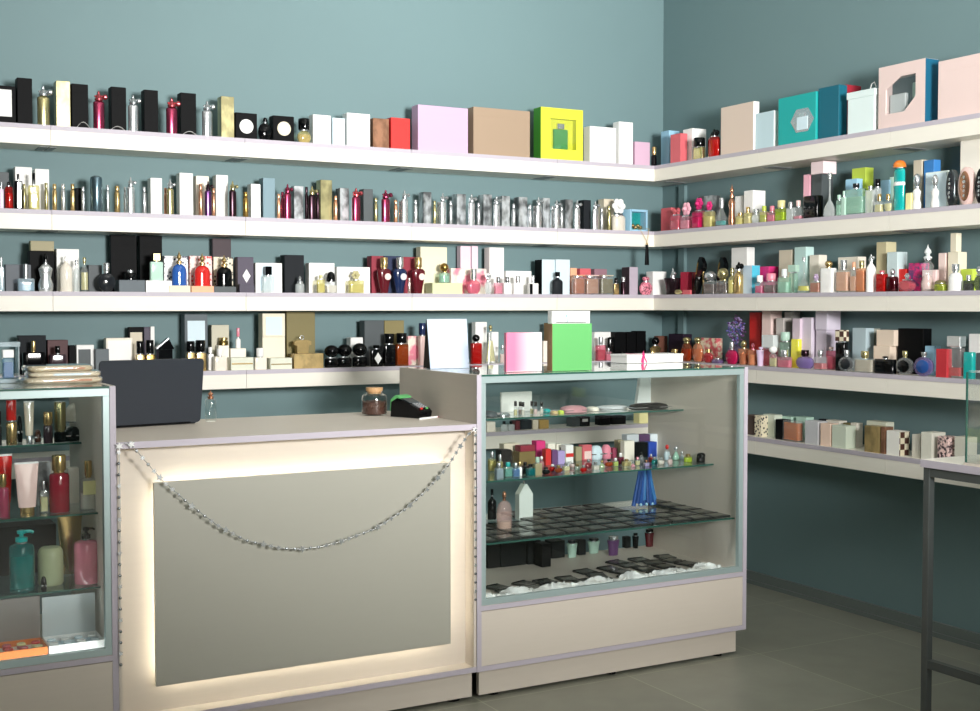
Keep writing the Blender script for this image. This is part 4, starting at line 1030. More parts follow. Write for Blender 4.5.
def violet_cluster():
    """a bottle crowned by a bushy ball of small violet petals"""
    loc, w, h, r0 = frame(727, 745, 312, .075, .05, centre=True)
    root = empty('flower_bottle', loc, r0); rr = random.Random(5)
    obj('glass_body', G().loft([(.8, 0), (1, .1), (1, .8), (.5, .95), (.3, 1)], w * .8, .035, h * .36, 0, 2, 20), 'g:lavender', root)
    obj('perfume_fill', G().loft([(.8, 0), (1, .1), (1, 1)], w * .68, .028, h * .2, .003, 2, 20), 'l:purple', root)
    for mt, n_ in (('purple', 45), ('lavender', 45), ('6f6ab8', 40)):
        g = G()
        for k in range(n_):
            a, b_ = rr.uniform(0, 2 * PI), math.acos(rr.uniform(-1, 1)); q = rr.uniform(.6, 1)
            g.ball(w * .5 * q * math.cos(a) * math.sin(b_), .021 * q * math.sin(a) * math.sin(b_), h * .64 + h * .31 * q * math.cos(b_), .0065, .0035, .005, 6, 4)
        obj('petals', g, mt, root)
    reg(root, 727, 745, 'violet petal-ball bottle', 'violet petal bottle', 'bottle', 'flower_bottle', .075)


S('R4')
C(668.5, 683, 334, '2c2230', v=.10, d=.06, desc='dark plum box near corner'); B(670, 680, 349, 'round', 'g:lime', 'm:gold', 'l:olive', cf=.25, v=.02)
B(681.5, 692, 337, 'round', 'g:amber', 'm:champagne', 'l:red', cf=.2, cs='ball', cw=.5, d=.035, desc='red-amber rounded bottle with gold ball'); B(692.8, 703, 337, 'round', 'g:peach', 'm:champagne', 'l:orange', cf=.2, cs='ball', cw=.5, d=.035, desc='orange rounded bottle with gold ball')
C(697, 716.5, 338, 'p:floral', v=.11, d=.04); B(703.8, 713, 349, 'round', 'g:coral', 'm:gold', 'l:red', cf=.2, v=.02); B(713.8, 722, 358, 'rect', 'g:lavender', 'm:silver', 'l:purple', cf=.2, v=.02)
violet_cluster()
B(726, 738, 342, 'round', 'g:magenta', 'm:silver', 'l:magenta', cf=.3, cw=.25, v=.01, d=.035, fill=.9, desc='round hot pink bottle'); C(749.5, 760.5, 312.5, 'red', v=.145, d=.04)
C(762, 771, 311, 'f6dcd6', v=.11, d=.07, desc='tall pale pink box beside red box', short='pale pink box'); B(740, 748, 340, 'flare', 'g:peach', 'm:champagne', 'l:amber', cf=.3, cs='ball', cw=.5); B(749, 757, 343, 'flare', 'g:peach', 'm:rose', 'l:peach', cf=.25, cs='flower')
B(757.8, 764.5, 347, 'flare', 's:lilac', 's:lilac', cf=.1); B(764.5, 776, 335, 'rect', 'g:rose', 'f:clear', 'l:red', cf=.4, cw=1, cs='box', v=.035, fill=.9, desc='pink-red bottle with wide clear cap')
C(776, 783.5, 318, 'd8d0cc', v=.11, d=.05, desc='pale grey-pink box'); C(784.5, 794, 312, 'cfcccd', v=.165, d=.04, desc='taller pale grey box'); C(792.5, 800, 318.5, 'd9c8d6', v=.075, d=.035, desc='pale mauve box'); C(801.5, 811.5, 317.5, 'dcd2e0', v=.09, d=.05, desc='pale lilac box left of tower')
q = C(816, 826.5, 330, 'd4cadb', v=.10, d=.08, desc='lower lilac box of tower', short='lilac tower'); C(815.5, 827, 311, 'e0d8e8', v=.095, d=.085, on=q.top + .0006, desc='upper lilac box of tower', short='lilac tower')
B(781, 790, 332, 'rect', 'g:mint', 'f:mint', cf=.25, cw=.7, v=.05, d=.025); B(770, 776.5, 346, 'rect', 'g:clear', 's:white', 'l:straw', cf=.35, cs='ball', cw=.9, v=.0, d=.012); B(778.5, 791, 350, 'rect', 'g:pink', 'm:silver', 'l:rose', cf=.35, cw=.4, v=.012, d=.025)
B(792.5, 800.5, 339, 'rect', 's:yellow', 's:yellow', cf=.0, v=.045, d=.025, desc='bright yellow upright bottle', collar=False); B(796, 814.5, 350, 'round', 'g:lavender', 'm:plum', 'l:lavender', cf=.3, cw=.3, v=.01, d=.03, fill=.85)
B(815.5, 825.5, 350, 'rect', 'g:clear', 'm:silver', 'l:coral', cf=.3, cw=.4, fill=.5); B(827.5, 835, 347, 'rect', 'g:rose', 'f:blush', 'l:rose', cf=.1, v=.055, d=.022)
B(837.5, 846.5, 330, 'rect', 's:black', 'p:check', cf=.27, cw=1, cs='box', v=.03, d=.03, desc='black bottle with checked cap'); B(839.5, 854, 350, 'disc', 'g:clear', 'm:silver', 's:charcoal', cf=.25, cw=.25, v=-.0, d=.018, desc='clear disc bottle with dark centre')
C(852.5, 866, 328, 'b9cdd4', v=.10, d=.05, desc='pale blue-grey box'); C(868.5, 874, 328.5, 'a4a79c', v=.16, d=.04, desc='khaki-grey box'); B(855.5, 874.5, 351, 'rect', 'g:clear', 'm:champagne', 'l:beige', cf=.3, cw=.3, v=.015, d=.03, fill=.9)
q = C(873.5, 890, 346, 'ecd9c6', v=.08, d=.07, desc='lower peach box of stack', short='peach box'); C(876.5, 894, 330, 'ecd9c6', v=.085, d=.06, on=q.top + .0006, desc='upper peach box of stack', short='peach box')
C(898, 923.5, 328.5, 'black', v=.11, d=.05, desc='large square black box'); B(876, 895, 356, 'rect', 's:black', 's:black', cf=.12, cs='ball', cw=.25, v=.015, d=.03)
B(897, 913.5, 351, 'disc', 'g:clear', 'm:champagne', 's:black', cf=.22, cw=.25, v=.01, d=.02, desc='ring-shaped bottle with black centre'); C(925, 934.5, 346, 'sky', v=.10, d=.04)
B(915, 933.5, 352, 'disc', 'g:lavender', 'm:silver', 'l:blue', cf=.15, cw=.25, v=.01, d=.02, desc='round blue-violet flat bottle'); C(936, 947, 349, 'b82a34', v=.01, d=.03, desc='upright dark red box', short='dark red box')
B(949.5, 963.5, 336, 'rect', 'g:clear', 'm:chrome', 'l:red', cf=.25, cs='box', cw=.95, fill=.35, v=.02, desc='clear bottle with blocky silver cap'); B(965, 974.5, 352, 'rect', 's:teal', 's:teal', cf=.0, v=.02, collar=False, desc='plain teal bottle')
C(969, 985, 334, 'white', v=.11, d=.05); C(976, 985, 353, 'slate', v=.04, d=.04)

S('R5')
C(746, 753.5, 415, '5a4a44', v=.06, d=.05, desc='brown box beside the case'); C(754.5, 761.5, 415.5, 'p:creamblack', v=.03, d=.05); C(763, 774.5, 414.5, 'd8e0d0', v=.07, d=.05, desc='pale sage box', short='sage box')
C(775.5, 783, 419.5, 'black', v=.03, d=.05); C(781.5, 791, 416.5, 'mint', v=.12, d=.05); C(796, 806, 417, 'mint', v=.12, d=.05)
B(785, 801.5, 420.5, 'rect', 'g:clear', 's:orange', 'l:orange', cf=.0, v=.02, d=.04, collar=False, desc='orange clear block bottle', fill=.9); C(805, 818, 421, 'c5c6ca', v=.02, d=.06, desc='pale grey box', short='grey box'); C(818.5, 823.5, 419, 'charcoal', v=.12, d=.03)
C(820.5, 830.5, 423.5, 'f0d3c0', v=.02, d=.05, desc='peach-beige box'); C(826, 839, 420.5, 'ivory', v=.11, d=.05); C(832, 846, 425.5, 'd0d9c8', v=.02, d=.06, desc='broad sage-green box', short='sage box'); C(843, 850, 423, 'olive', v=.11, d=.03); C(850.5, 856.5, 423, 'ivory', v=.11, d=.04)
C(864.5, 879.5, 426, 'gold', v=.02, d=.05, desc='shiny gold box'); C(866.5, 886, 421.5, 'd6d8c6', v=.09, d=.05, desc='cream-grey box behind gold box'); C(881, 885, 427, 'copper', v=.02, d=.05)
C(886.5, 899.5, 431, 'f1efe8', v=.02, d=.06, side=(1, 'p:check'), desc='white box with checked side'); C(912, 920, 434.5, 'd3cfc2', v=.04, d=.05, desc='beige-grey box'); C(921, 932, 432.5, 'dfddd0', v=.02, d=.08, desc='wide cream-grey box')
C(937.5, 948.5, 436.5, 'p:snake', v=.02, d=.06); C(954.5, 967, 437, 'cfcdc0', v=.03, d=.06, desc='dull cream box')

S('B5')
C(487, 495.5, 422, 'ivory', v=.03); B(501, 507, 421, 'rect', 'g:clear', 's:black', cf=.3); B(508, 514, 421, 'rect', 'g:clear', 's:black', cf=.3); C(515.5, 520, 421, 'burgundy', v=.04); C(521, 532, 420, 'charcoal', v=.05)
C(533, 538.5, 420, 'beige', v=.04); C(539.5, 549, 420, 'brass', v=.04); C(572, 580, 418, 'slate', v=.05); C(581, 590, 417, 'black', v=.04, label=(.15, .75, .5, .8, 'white', 'rect')); C(600.5, 610, 416, 'black', v=.04); C(612.5, 626, 416, 'black', v=.05); C(639.5, 650, 413, 'straw', v=.04)
def vz(px, py): return oz(px, py, CTX.z)[1] - CTX.plane


# ------------------------------------------------------------------ on top of the glass case
S('K0')
PL = oz(430.5, 368.8, 1.161); PR = oy(469.5, 369, PL[1] - .012)
ang = math.atan2(PR[1] - PL[1], PR[0] - PL[0]); L = math.hypot(PR[1] - PL[1], PR[0] - PL[0])
hz = oy(448, 319, (PL[1] + PR[1]) / 2 + .01)[2] - 1.161
root = empty('display_board', ((PL[0] + PR[0]) / 2, (PL[1] + PR[1]) / 2, 1.161), ang)
tl = .02
obj('front_board', G().add([(-L / 2, 0, 0), (L / 2, 0, 0), (L / 2 * .96, tl, hz), (-L / 2 * 1.08, tl, hz), (-L / 2, .004, 0), (L / 2, .004, 0), (L / 2 * .96, tl + .004, hz), (-L / 2 * 1.08, tl + .004, hz)],
    [(0, 1, 2, 3), (7, 6, 5, 4), (0, 4, 5, 1), (1, 5, 6, 2), (2, 6, 7, 3), (3, 7, 4, 0)]), 'bccadd', root)
obj('fold_line', G().box(0, tl * .82 - .0012, hz * .80, L * .96, .0015, .0012), 'ice', root)
obj('back_board', G().add([(-L / 2, .07, 0), (L / 2, .07, 0), (L / 2 * .96, tl + .005, hz * .99), (-L / 2 * 1.08, tl + .005, hz * .99), (-L / 2, .074, 0), (L / 2, .074, 0), (L / 2 * .96, tl + .009, hz * .99), (-L / 2 * 1.08, tl + .009, hz * .99)],
    [(0, 1, 2, 3), (7, 6, 5, 4), (0, 4, 5, 1), (1, 5, 6, 2), (2, 6, 7, 3), (3, 7, 4, 0)]), 'black', root)
obj('gusset', G().add([(-L / 2 * 1.0, .004, .001), (-L / 2 * 1.0, .069, .001), (-L / 2 * 1.07, tl + .004, hz * .97), (-L / 2 * .97, .004, .001), (-L / 2 * .97, .069, .001), (-L / 2 * 1.04, tl + .004, hz * .97)],
    [(0, 1, 2), (5, 4, 3), (0, 3, 4, 1), (1, 4, 5, 2), (2, 5, 3, 0)]), 'black', root)
tag(root, 'blank pale blue tent board with black back, standing on the glass case', 'display board')
loc, w_, h_, r_ = frame(506.5, 542, 332.5, .085, .018)
root = empty('perfume_box', loc, r_)
obj('carton', G().box(0, 0, 0, w_, .018, h_, .001), gradient_mat('pink to white print', 'e87fa0', 'e6e2e4', w_), root)
obj('flap_edge', G().box(0, -.0092, h_ * .012, w_ * .98, .0008, .0012), 'blush', root)
tag(root, 'pink box fading to white, standing on the glass case', 'box')
loc, w_, h_, r_ = frame(552.5, 592, 323.5, .055, .035)
root = empty('perfume_box', loc, r_)
obj('carton', G().box(0, 0, 0, w_, .035, h_, .001), 'green', root)
obj('side_panel', G().box(-w_ / 2 - .0008, 0, .001, .0014, .034, h_ - .002), '8a6a42', root)
obj('lid_seam', G().box(0, -.0178, h_ * .13, w_ * .99, .001, .0012), '5fae66', root)
tag(root, 'plain bright green box standing at the front of the glass case top', 'box')
loc, w_, h_, r_ = frame(552, 590, 311, .13, .03)
root = empty('gift_box', loc, r_)
obj('carton', G().box(0, 0, 0, w_, .03, h_, .001), 'white', root)
obj('cord', G().tube([(-w_ * .12, -.017, h_ - .001), (-w_ * .12, -.017, h_ * .93), (-w_ * .2, -.017, h_ * .84), (-w_ * .1, -.018, h_ * .82), (-w_ * .12, -.017, h_ * .93)], .0015, 6), '6fc9c0', root)
obj('painted_shadow_gap', G().box(0, -.0155, h_ * .8, w_ * .8, .001, .003), 'charcoal', root)  # charcoal strip painted in as a shadow line across the carton
tag(root, 'white box with turquoise cord standing behind the green box', 'box')
a_ = oz(627, 363.5, 1.161); b_ = oy(683, 362, a_[1])
w_ = b_[0] - a_[0]; hh = oy(655, 354.3, a_[1])[2] - 1.161
root = empty('gift_box', ((a_[0] + b_[0]) / 2, a_[1] + .06, 1.161))
obj('carton', G().box(0, 0, 0, w_, .12, hh * .75, .001), 'white', root); obj('lid', G().box(0, 0, hh * .75 + .0003, w_ + .004, .124, hh * .25, .001), 'white', root)
g = G(); g.box(-w_ * .22, -.061, 0, .008, .002, hh); g.box(-w_ * .22, 0, hh + .0004, .008, .125, .001)
obj('ribbon', g, 'magenta', root)
tg = G()
for sx in (-1, 1): tg.tube([(-w_ * .22, -.0635, hh + .006), (-w_ * .22 + sx * .008, -.0645, hh * .5), (-w_ * .22 + sx * .014 + .003, -.066, .003)], .0022, 6)
tg.tube([(-w_ * .22 - .006, -.064, hh), (-w_ * .22, -.064, hh + .014), (-w_ * .22 + .006, -.064, hh), (-w_ * .22 - .004, -.064, hh)], .0022, 6)
obj('ribbon_bow', tg, 'magenta', root)
tag(root, 'flat white box with a pink ribbon lying on the glass case', 'gift box')

# ------------------------------------------------------------------ upper glass shelf
S('K1')
C(501.5, 532, 392, 'eef0ea', v=.24, d=.012, desc='upright white card', name='display_card', cat='card')
for i, xx in enumerate((515.5, 520.2, 523.0, 531.8, 535.6, 541.6)):
    B(xx - 1.7, xx + 1.7, 401 + (i % 3) * .5, 'cyl', 'g:clear', 's:black', ('l:straw', 'l:blush', 'l:ivory')[i % 3], cf=.34, cw=.75, v=.05 + (i % 2) * .03, d=.011, desc='tiny black-capped vial', name='sample_vial', short='sample vial')
def lump(x0, x1, yt, col, v, d, desc, name, cat, rnd=.5):
    """soft or domed little thing: pouch, bangle, cap"""
    loc, w, h, r0 = frame(x0, x1, yt, v, d)
    root = empty(name, loc, r0)
    obj('body', G().loft([(.85, 0), (1, .12), (1, .45), (.9, .75), (.6, .95), (.3, 1)], w, d, h, 0, 3, 20), col, root)
    obj('band', G().box(0, 0, h * .35, w * 1.01, d * .98, h * .08), 'm:silver', root)
    reg(root, x0, x1, desc, cat, cat, name, v)
lump(487.5, 500, 411.5, 'slate', .04, .08, 'slate-grey pouch', 'pouch', 'pouch'); lump(501, 512, 413, 'm:silver', .04, .05, 'silver trinket box', 'trinket_box', 'trinket')
lump(545.5, 552, 409, 'teal', .11, .04, 'teal trinket pot', 'trinket_pot', 'trinket'); lump(553, 559, 411, 'gold', .05, .03, 'gold trinket pot', 'trinket_pot', 'trinket'); lump(560, 565, 410.5, 'lime', .04, .03, 'lime green trinket pot', 'trinket_pot', 'trinket')
lump(566, 590, 406, 'c08c92', .04, .07, 'dusty pink pouch with dark piping', 'pouch', 'pouch'); lump(592, 601, 407, 'ivory', .07, .06, 'small ivory pouch', 'pouch', 'pouch'); lump(602.5, 631, 406, 'silver', .12, .08, 'open white jewellery tray', 'jewellery_tray', 'tray')
lump(636, 672, 403.5, 'black', .03, .08, 'glossy black spectacle case', 'spectacle_case', 'case')
loc, w_, h_, r_ = frame(638, 664, 372.5, .23, .02)
root = empty('paper_bag', loc, r_)
obj('bag_body', G().prism([(-w_ * .54, 0), (w_ * .5, 0), (w_ * .5, h_), (w_ * .3, h_ * .985), (-w_ * .38, h_ * .99)], -.01, .01), 'd9dfdc', root)
obj('printed_mark', G().box(w_ * .3, -.0115, h_ * .66, .005, .002, .018), 'black', root)
obj('fold', G().tube([(-w_ * .1, -.0105, h_ * .85), (0, -.0115, h_ * .6), (w_ * .05, -.0105, h_ * .25)], .0015, 6), 'silver', root)
reg(root, 638, 664, 'white paper bag with dark printed mark', 'paper bag', 'bag', 'paper_bag')

# ------------------------------------------------------------------ middle glass shelf: miniatures
S('K2')
bk = .34
C(501.5, 512, 450, '2e2a28', v=bk, d=.05, desc='dark brown box'); C(504, 520, 443.5, 'beige', v=bk + .07, d=.04); q = C(519.5, 535.5, 451.5, 'bronze', v=bk, d=.05, desc='olive-gold box'); C(520.5, 535, 445.5, '8f2438', v=bk, d=.045, on=q.top + .0004, desc='wine red box on gold box', short='wine box')
C(536.5, 545.5, 441, 'magenta', v=bk + .03, d=.04); C(545.8, 551.3, 449, 'red', v=bk - .06, d=.03); C(548, 555.5, 443.5, 'ivory', v=bk + .06, d=.03); C(556.5, 564.5, 444, 'ivory', v=bk + .06, d=.03, label=(.4, .85, .4, .8, 'black', 'rect'))
C(552.2, 557.8, 450, 'purple', v=bk - .06, d=.03); C(558.2, 565, 451, 'lavender', v=bk - .06, d=.03); C(565.8, 573.5, 445, 'white', v=bk, d=.04, label=(0.02, .98, .28, .5, 'red', 'rect')); C(576, 582, 447, 'khaki', v=bk, d=.03)
C(582.5, 592, 445, 'coral', v=bk, d=.03, label=(.2, .9, .1, .6, 'blush', 'rect')); lump(593, 604, 446, 'ice', bk, .04, 'pale blue heart-shaped tin', 'tin', 'tin'); lump(605, 612.5, 445, 'rose', bk, .04, 'rose pink round tin', 'tin', 'tin'); C(613, 617.5, 448, 'crimson', v=bk, d=.03)
C(618.2, 623.6, 440, 'khaki', v=bk, d=.03, desc='tall khaki box'); C(624.5, 634.5, 441, 'ivory', v=bk - .08, d=.03)
C(627, 639, 434.5, 'c9cfd4', v=bk + .04, d=.04, desc='grey-white box at back'); C(639.5, 650, 434.5, '54345c', v=bk + .04, d=.04, desc='plum purple box at back', short='plum box'); C(650.5, 660.5, 434, 'e6edf4', v=bk + .04, d=.04, desc='bluish white box at back')
C(635.5, 648, 442.5, 'black', v=bk - .03, d=.04); C(648.8, 657, 442, '2348b0', v=bk - .03, d=.04, desc='royal blue box', short='royal blue box')
fr_ = [  # x, w, ytop, shape, glass, cap, fill, row v
 (492, 6.5, 452, 'rect', 'g:straw', 'm:silver', 'l:straw', .22), (499, 7, 463, 'rect', 'g:ice', 'm:silver', 'l:steel', .03), (500, 6, 455, 'jar', 'g:straw', 'm:silver', 'l:olive', .16), (508, 8, 462, 'rect', 'g:mint', 's:teal', 'l:teal', .05),
 (515.5, 7, 463, 'rect', 'g:sky', 'm:silver', 'l:blue', .04), (520, 4, 462, 'vial', 's:white', 'm:gold', None, .06), (525, 6.5, 462, 'rect', 's:black', 's:black', None, .10), (530.5, 7.5, 464, 'rect', 'g:teal', 's:black', 'l:petrol', .04),
 (537.5, 7, 457, 'rect', 's:khaki', 'f:mint', None, .04), (546, 8, 467, 'round', 's:black', 's:black', None, .05), (541.5, 5, 456, 'round', 'g:clear', 's:white', 'l:coral', .2), (552.5, 6, 464, 'round', 'g:red', 's:white', 'l:red', .10),
 (558.5, 8, 465, 'round', 'g:amber', 'm:gold', 'l:amber', .06), (566, 6, 463, 'rect', 'g:clear', 'm:silver', 'l:straw', .1), (572, 5.5, 461, 'round', 'g:clear', 's:white', 'l:blush', .15), (577.5, 5, 464, 'jar', 'g:clear', 'm:gold', 'l:mint', .08),
 (583.5, 6.5, 465, 'round', 'g:red', 'm:silver', 'l:red', .03), (588.5, 7, 459, 'round', 'g:coral', 'm:silver', 'l:crimson', .1), (595.5, 6, 462, 'rect', 'g:clear', 'm:silver', 'l:ivory', .06), (602, 6, 460, 'drop', 'g:mint', 'm:gold', 'l:straw', .1),
 (609, 8, 459, 'round', 'g:amber', 's:black', 'l:orange', .12), (615.5, 4.6, 458, 'rect', 'g:clear', 's:white', 'l:lime', .12), (620.5, 5, 453, 'rect', 'g:crimson', 's:white', 'l:crimson', .15), (626.5, 7, 459, 'rect', 'g:straw', 'm:gold', 'l:beige', .1),
 (633, 4.5, 461, 'drop', 'g:clear', 'm:silver', 'l:rose', .05), (637.5, 4, 457, 'rect', 'g:clear', 's:rose', 'l:straw', .1), (641.5, 5, 452, 'round', 'g:clear', 's:black', 'l:smoke', .15), (646.5, 4.5, 460, 'rect', 'g:clear', 'm:copper', 'l:lavender', .05),
 (651, 4, 454, 'rect', 'g:coral', 'm:silver', 'l:orange', .15), (654.5, 5.5, 457, 'jar', 'g:teal', 'm:silver', 'l:teal', .1), (661, 7, 457, 'round', 'g:clear', 'm:silver', 'l:ivory', .06), (667, 6, 444.5, 'round', 'g:clear', 's:red', 'l:ice', .16),
 (670, 5, 455, 'round', 'g:clear', 'm:chrome', 'l:blush', .04), (676, 7, 446, 'drop', 'g:mint', 'm:chrome', 'l:mint', .16), (682, 5, 451, 'drop', 'g:clear', 'm:silver', 'l:ice', .16), (688, 8, 454, 'jar', 'g:lime', 'm:gold', 'l:lime', .08),
]
for x_, w_, y_, sh_, gl_, cp_, lq_, vv_ in fr_:
    B(x_ - w_ / 2, x_ + w_ / 2, y_, sh_, gl_, cp_, lq_, cf=.3, cw=.5, cs='ball' if sh_ in ('round', 'drop') else 'cyl', v=vv_, d=min(.024, w_ * .0036), name='miniature_bottle', fill=.85,
      desc='mini ' + (nm(lq_) if lq_ and nm(gl_) == 'clear' else nm(gl_)) + ' %s, %s cap' % ({'rect': 'square bottle', 'round': 'round bottle', 'drop': 'teardrop bottle', 'jar': 'pot', 'vial': 'vial'}[sh_], nm(cp_)),
      short='mini ' + (nm(lq_) if lq_ and nm(gl_) == 'clear' else nm(gl_)) + ' bottle')
B(697, 705.5, 452.5, 'jar', 's:black', 's:black', cf=.4, cs='dome', cw=.85, v=.05, d=.03, name='miniature_bottle', desc='black pot at the right end', short='black pot')

# ------------------------------------------------------------------ lower glass shelf: flat packets
S('K3')
B(488, 496, 489, 'sho', 's:black', 's:black', cf=.2, cw=.3, v=.42, d=.03, desc='black shouldered bottle at left end'); B(496.5, 512, 491, 'dome', 'g:blush', 'm:copper', 'l:beige', cf=.2, cw=.25, cs='ball', v=.17, d=.05, fill=.3, desc='rosy domed bottle with copper ball')
loc, w_, h_, r_ = frame(519.5, 533, 481.5, .36, .035)
root = empty('perfume_bottle', loc, r_); hb = h_ * .93
obj('bottle_body', G().prism([(-w_ / 2, 0), (w_ / 2, 0), (w_ / 2, hb * .72), (w_ * .08, hb), (-w_ * .08, hb), (-w_ / 2, hb * .72)], -.017, .017), 's:dfe8e2', root)
obj('cap', G().loft([(1, 0), (1, 1)], .008, .008, h_ * .08, hb - .0005, 2, 12), 'm:silver', root)
reg(root, 519, 533, 'house-shaped pale white bottle', 'house-shaped bottle', 'bottle', 'perfume_bottle', .36)
# hanging tassels of blue fringe between the two glass shelves
p0 = oy(645, 469, 4.30); x_l = oy(633, 505, 4.30)[0]; x_r = oy(655, 505, 4.30)[0]
root = empty('hanging_fringe', (p0[0], 4.30, .5525))
n = 0
for i in range(13):
    u = (i / 12 - .5); g = G()
    g.tube([(u * .045, 0, .188), (u * .06, .004 * (-1) ** i, .12), (u * (x_r - x_l) * .95, .006 * (-1) ** i, .006 + .012 * (i % 3))], [.005, .0085, .0095], 8)
    obj('strand', g, ('1d4f98', '163f80', '2f72b0')[i % 3], root)
obj('top_knot', G().loft([(.6, 0), (1, .3), (1, .7), (.7, 1)], .06, .02, .012, .181, 2, 14), 'navy', root)
g = G()
for i in range(3): g.ball((i - 1) * .03, -.012, .012, .007)
obj('bead', g, 's:sky', root)
tag(root, 'blue fringe bundle hanging under the middle glass shelf of the case', 'fringe')
rnd = random.Random(3)
# ~55 thin black packets in overlapping rows
def packet(x, y, z, rz, w=.088, d=.095, first=[None]):
    if first[0] is None:
        r = empty('flat_packet', (x, y, z), rz)
        obj('packet_body', G().box(0, 0, 0, w, d, .008, .002), laminate('black plastic pouch', '2b2c2a', .28, .1), r)
        obj('clear_window', G().box(.004, -.006, .0081, w * .78, d * .62, .0008), laminate('dull window film', '5c5d55', .18, .05), r)
        obj('header_strip', G().box(0, d * .40, .0082, w * .95, d * .12, .002), 's:black', r)
        first[0] = r; return r
    s = first[0]; r = s.copy(); COL.objects.link(r); r.location = (x, y, z); r.rotation_euler = (0, 0, rz)
    for ch in s.children:
        c = ch.copy(); COL.objects.link(c); c.parent = r
    return r


nx, ny = 12, 5
for j in range(ny):
    for i in range(nx):
        x = XCL + .072 + i * (XCR - XCL - .144) / (nx - 1); y = 3.97 + j * .104
        if i <= 4 - (j < 2) - (j < 1) * 2 and j >= 3 and i < 4: continue
        if x > p0[0] - .09 and x < p0[0] + .09 and 4.17 < y < 4.42: continue
        o = packet(x, y, .5512, rnd.uniform(-.05, .05))
        tag(o, 'thin black packet with clear window lying in rows on the lower glass shelf', 'packet', 'black packets on the lower glass shelf')

# ------------------------------------------------------------------ floor of the case
S('K4')
for (x0, x1, yt, yb, col) in ((488, 500, 540, 570, '1c1c1c'), (501, 526, 542, 568, '191b1b'), (528, 541, 541, 566, '1b1d1d'), (542, 551, 544, 569, '141414'), (552, 565, 541, 560, '202222'), (579, 586, 540, 557, '232525'), (626, 631, 537, 550, '232525')):
    vv = vz((x0 + x1) / 2, yb - 2); C(x0, x1, yt, col, v=vv, d=.06 if x1 - x0 > 8 else .03, desc='black storage box', short='black box')
for (x0, x1, yt, yb, body, cap) in ((567, 577, 540, 560, 'f:mint', 's:charcoal'), (588, 599.5, 538, 556, 'f:mint', 's:charcoal'), (607.5, 619, 536, 558, 'f:purple', 'm:silver'), (633, 638, 533, 549, 's:black', 's:black'), (645, 654, 529, 545, 's:burgundy', 's:black')):
    B(x0, x1, yt, 'flare', body, cap, cf=.15, cw=.7, v=min(.55, vz((x0 + x1) / 2, yb - 2)), d=.035, desc='%s tumbler-shaped bottle' % nm(body))
for k in range(40):
    i, j = k % 10, k // 10
    x = XCL + .08 + i * .113 + rnd.uniform(-.02, .02); y = 4.0 + j * .08 + rnd.uniform(-.01, .01)
    if x > XCR - .08: continue
    if j == 3 and i < 7: continue
    if j == 2 and i < 5: continue
    if j == 1 and i < 1: continue
    o = packet(x, y, .3415, rnd.uniform(-.35, .35)); o.scale = (.85, .75, .8)
    tag(o, "small dark packet strewn on the glass case's floor", 'packet', 'dark packets on the case floor')
# crumpled clear film along the front
g = G(); n = 150; m_ = 8; vv = []
for i in range(n + 1):
    for j in range(m_ + 1):
        u = i / n; x = XCL + .025 + (XCR - XCL - .10) * u; q = j / m_
        hgt = .5 + .28 * math.sin(u * 41 + 2 * q) + .22 * math.sin(u * 97 + q * 7 + 1) + rnd.uniform(-.15, .15)
        vv.append((x, 3.896 + .07 * q + .006 * math.sin(u * 63), .344 + (.034 * max(.05, hgt) * math.sin(PI * (.05 + q * .9)) ** .5 if q < .9 else 0)))
ff = [(i * (m_ + 1) + j, (i + 1) * (m_ + 1) + j, (i + 1) * (m_ + 1) + j + 1, i * (m_ + 1) + j + 1) for i in range(n) for j in range(m_)]
g.add(vv, ff, True)
m, nt, b = base_mat('crinkled film'); b.inputs['Base Color'].default_value = (.95, .98, .97, 1); b.inputs['Transmission Weight'].default_value = .5; b.inputs['Roughness'].default_value = .18; b.inputs['IOR'].default_value = 1.4
MATS['crinkle'] = m
o = obj('plastic_film', g, 'crinkle'); tag(o, 'crumpled clear plastic film strip along the inside front of the case', 'film')

# ------------------------------------------------------------------ left case
S('L0')
loc, w_, h_, r_ = frame(-3, 20, 342, .28, .06)
root = empty('perfume_display', loc, r_)
obj('acrylic_base', G().box(0, 0, 0, w_, .08, h_ * .1, .001), 'g:ice', root); obj('acrylic_top', G().box(0, 0, h_ * .88, w_, .07, h_ * .12, .001), 'g:ice', root)
obj('bottle', G().box(w_ * .02, 0, h_ * .1 + .0005, w_ * .5, .03, h_ * .5, .003), 'g:sky', root); obj('fill', G().box(w_ * .02, 0, h_ * .12, w_ * .42, .024, h_ * .38, .002), 'l:blue', root)
obj('cap', G().box(w_ * .02, 0, h_ * .6 + .001, w_ * .5, .026, h_ * .2, .002), 's:white', root)
for q in (-1, 1): obj('acrylic_side', G().box(q * w_ * .44, 0, h_ * .1, .004, .06, h_ * .78), 'g:ice', root)
reg(root, -3, 20, 'ice-blue acrylic stand holding a blue bottle', 'acrylic stand', 'display stand', 'perfume_display')
cols_ = ('cfc2a8', 'd9cdb4', 'c8b89a', 'b24a3a')
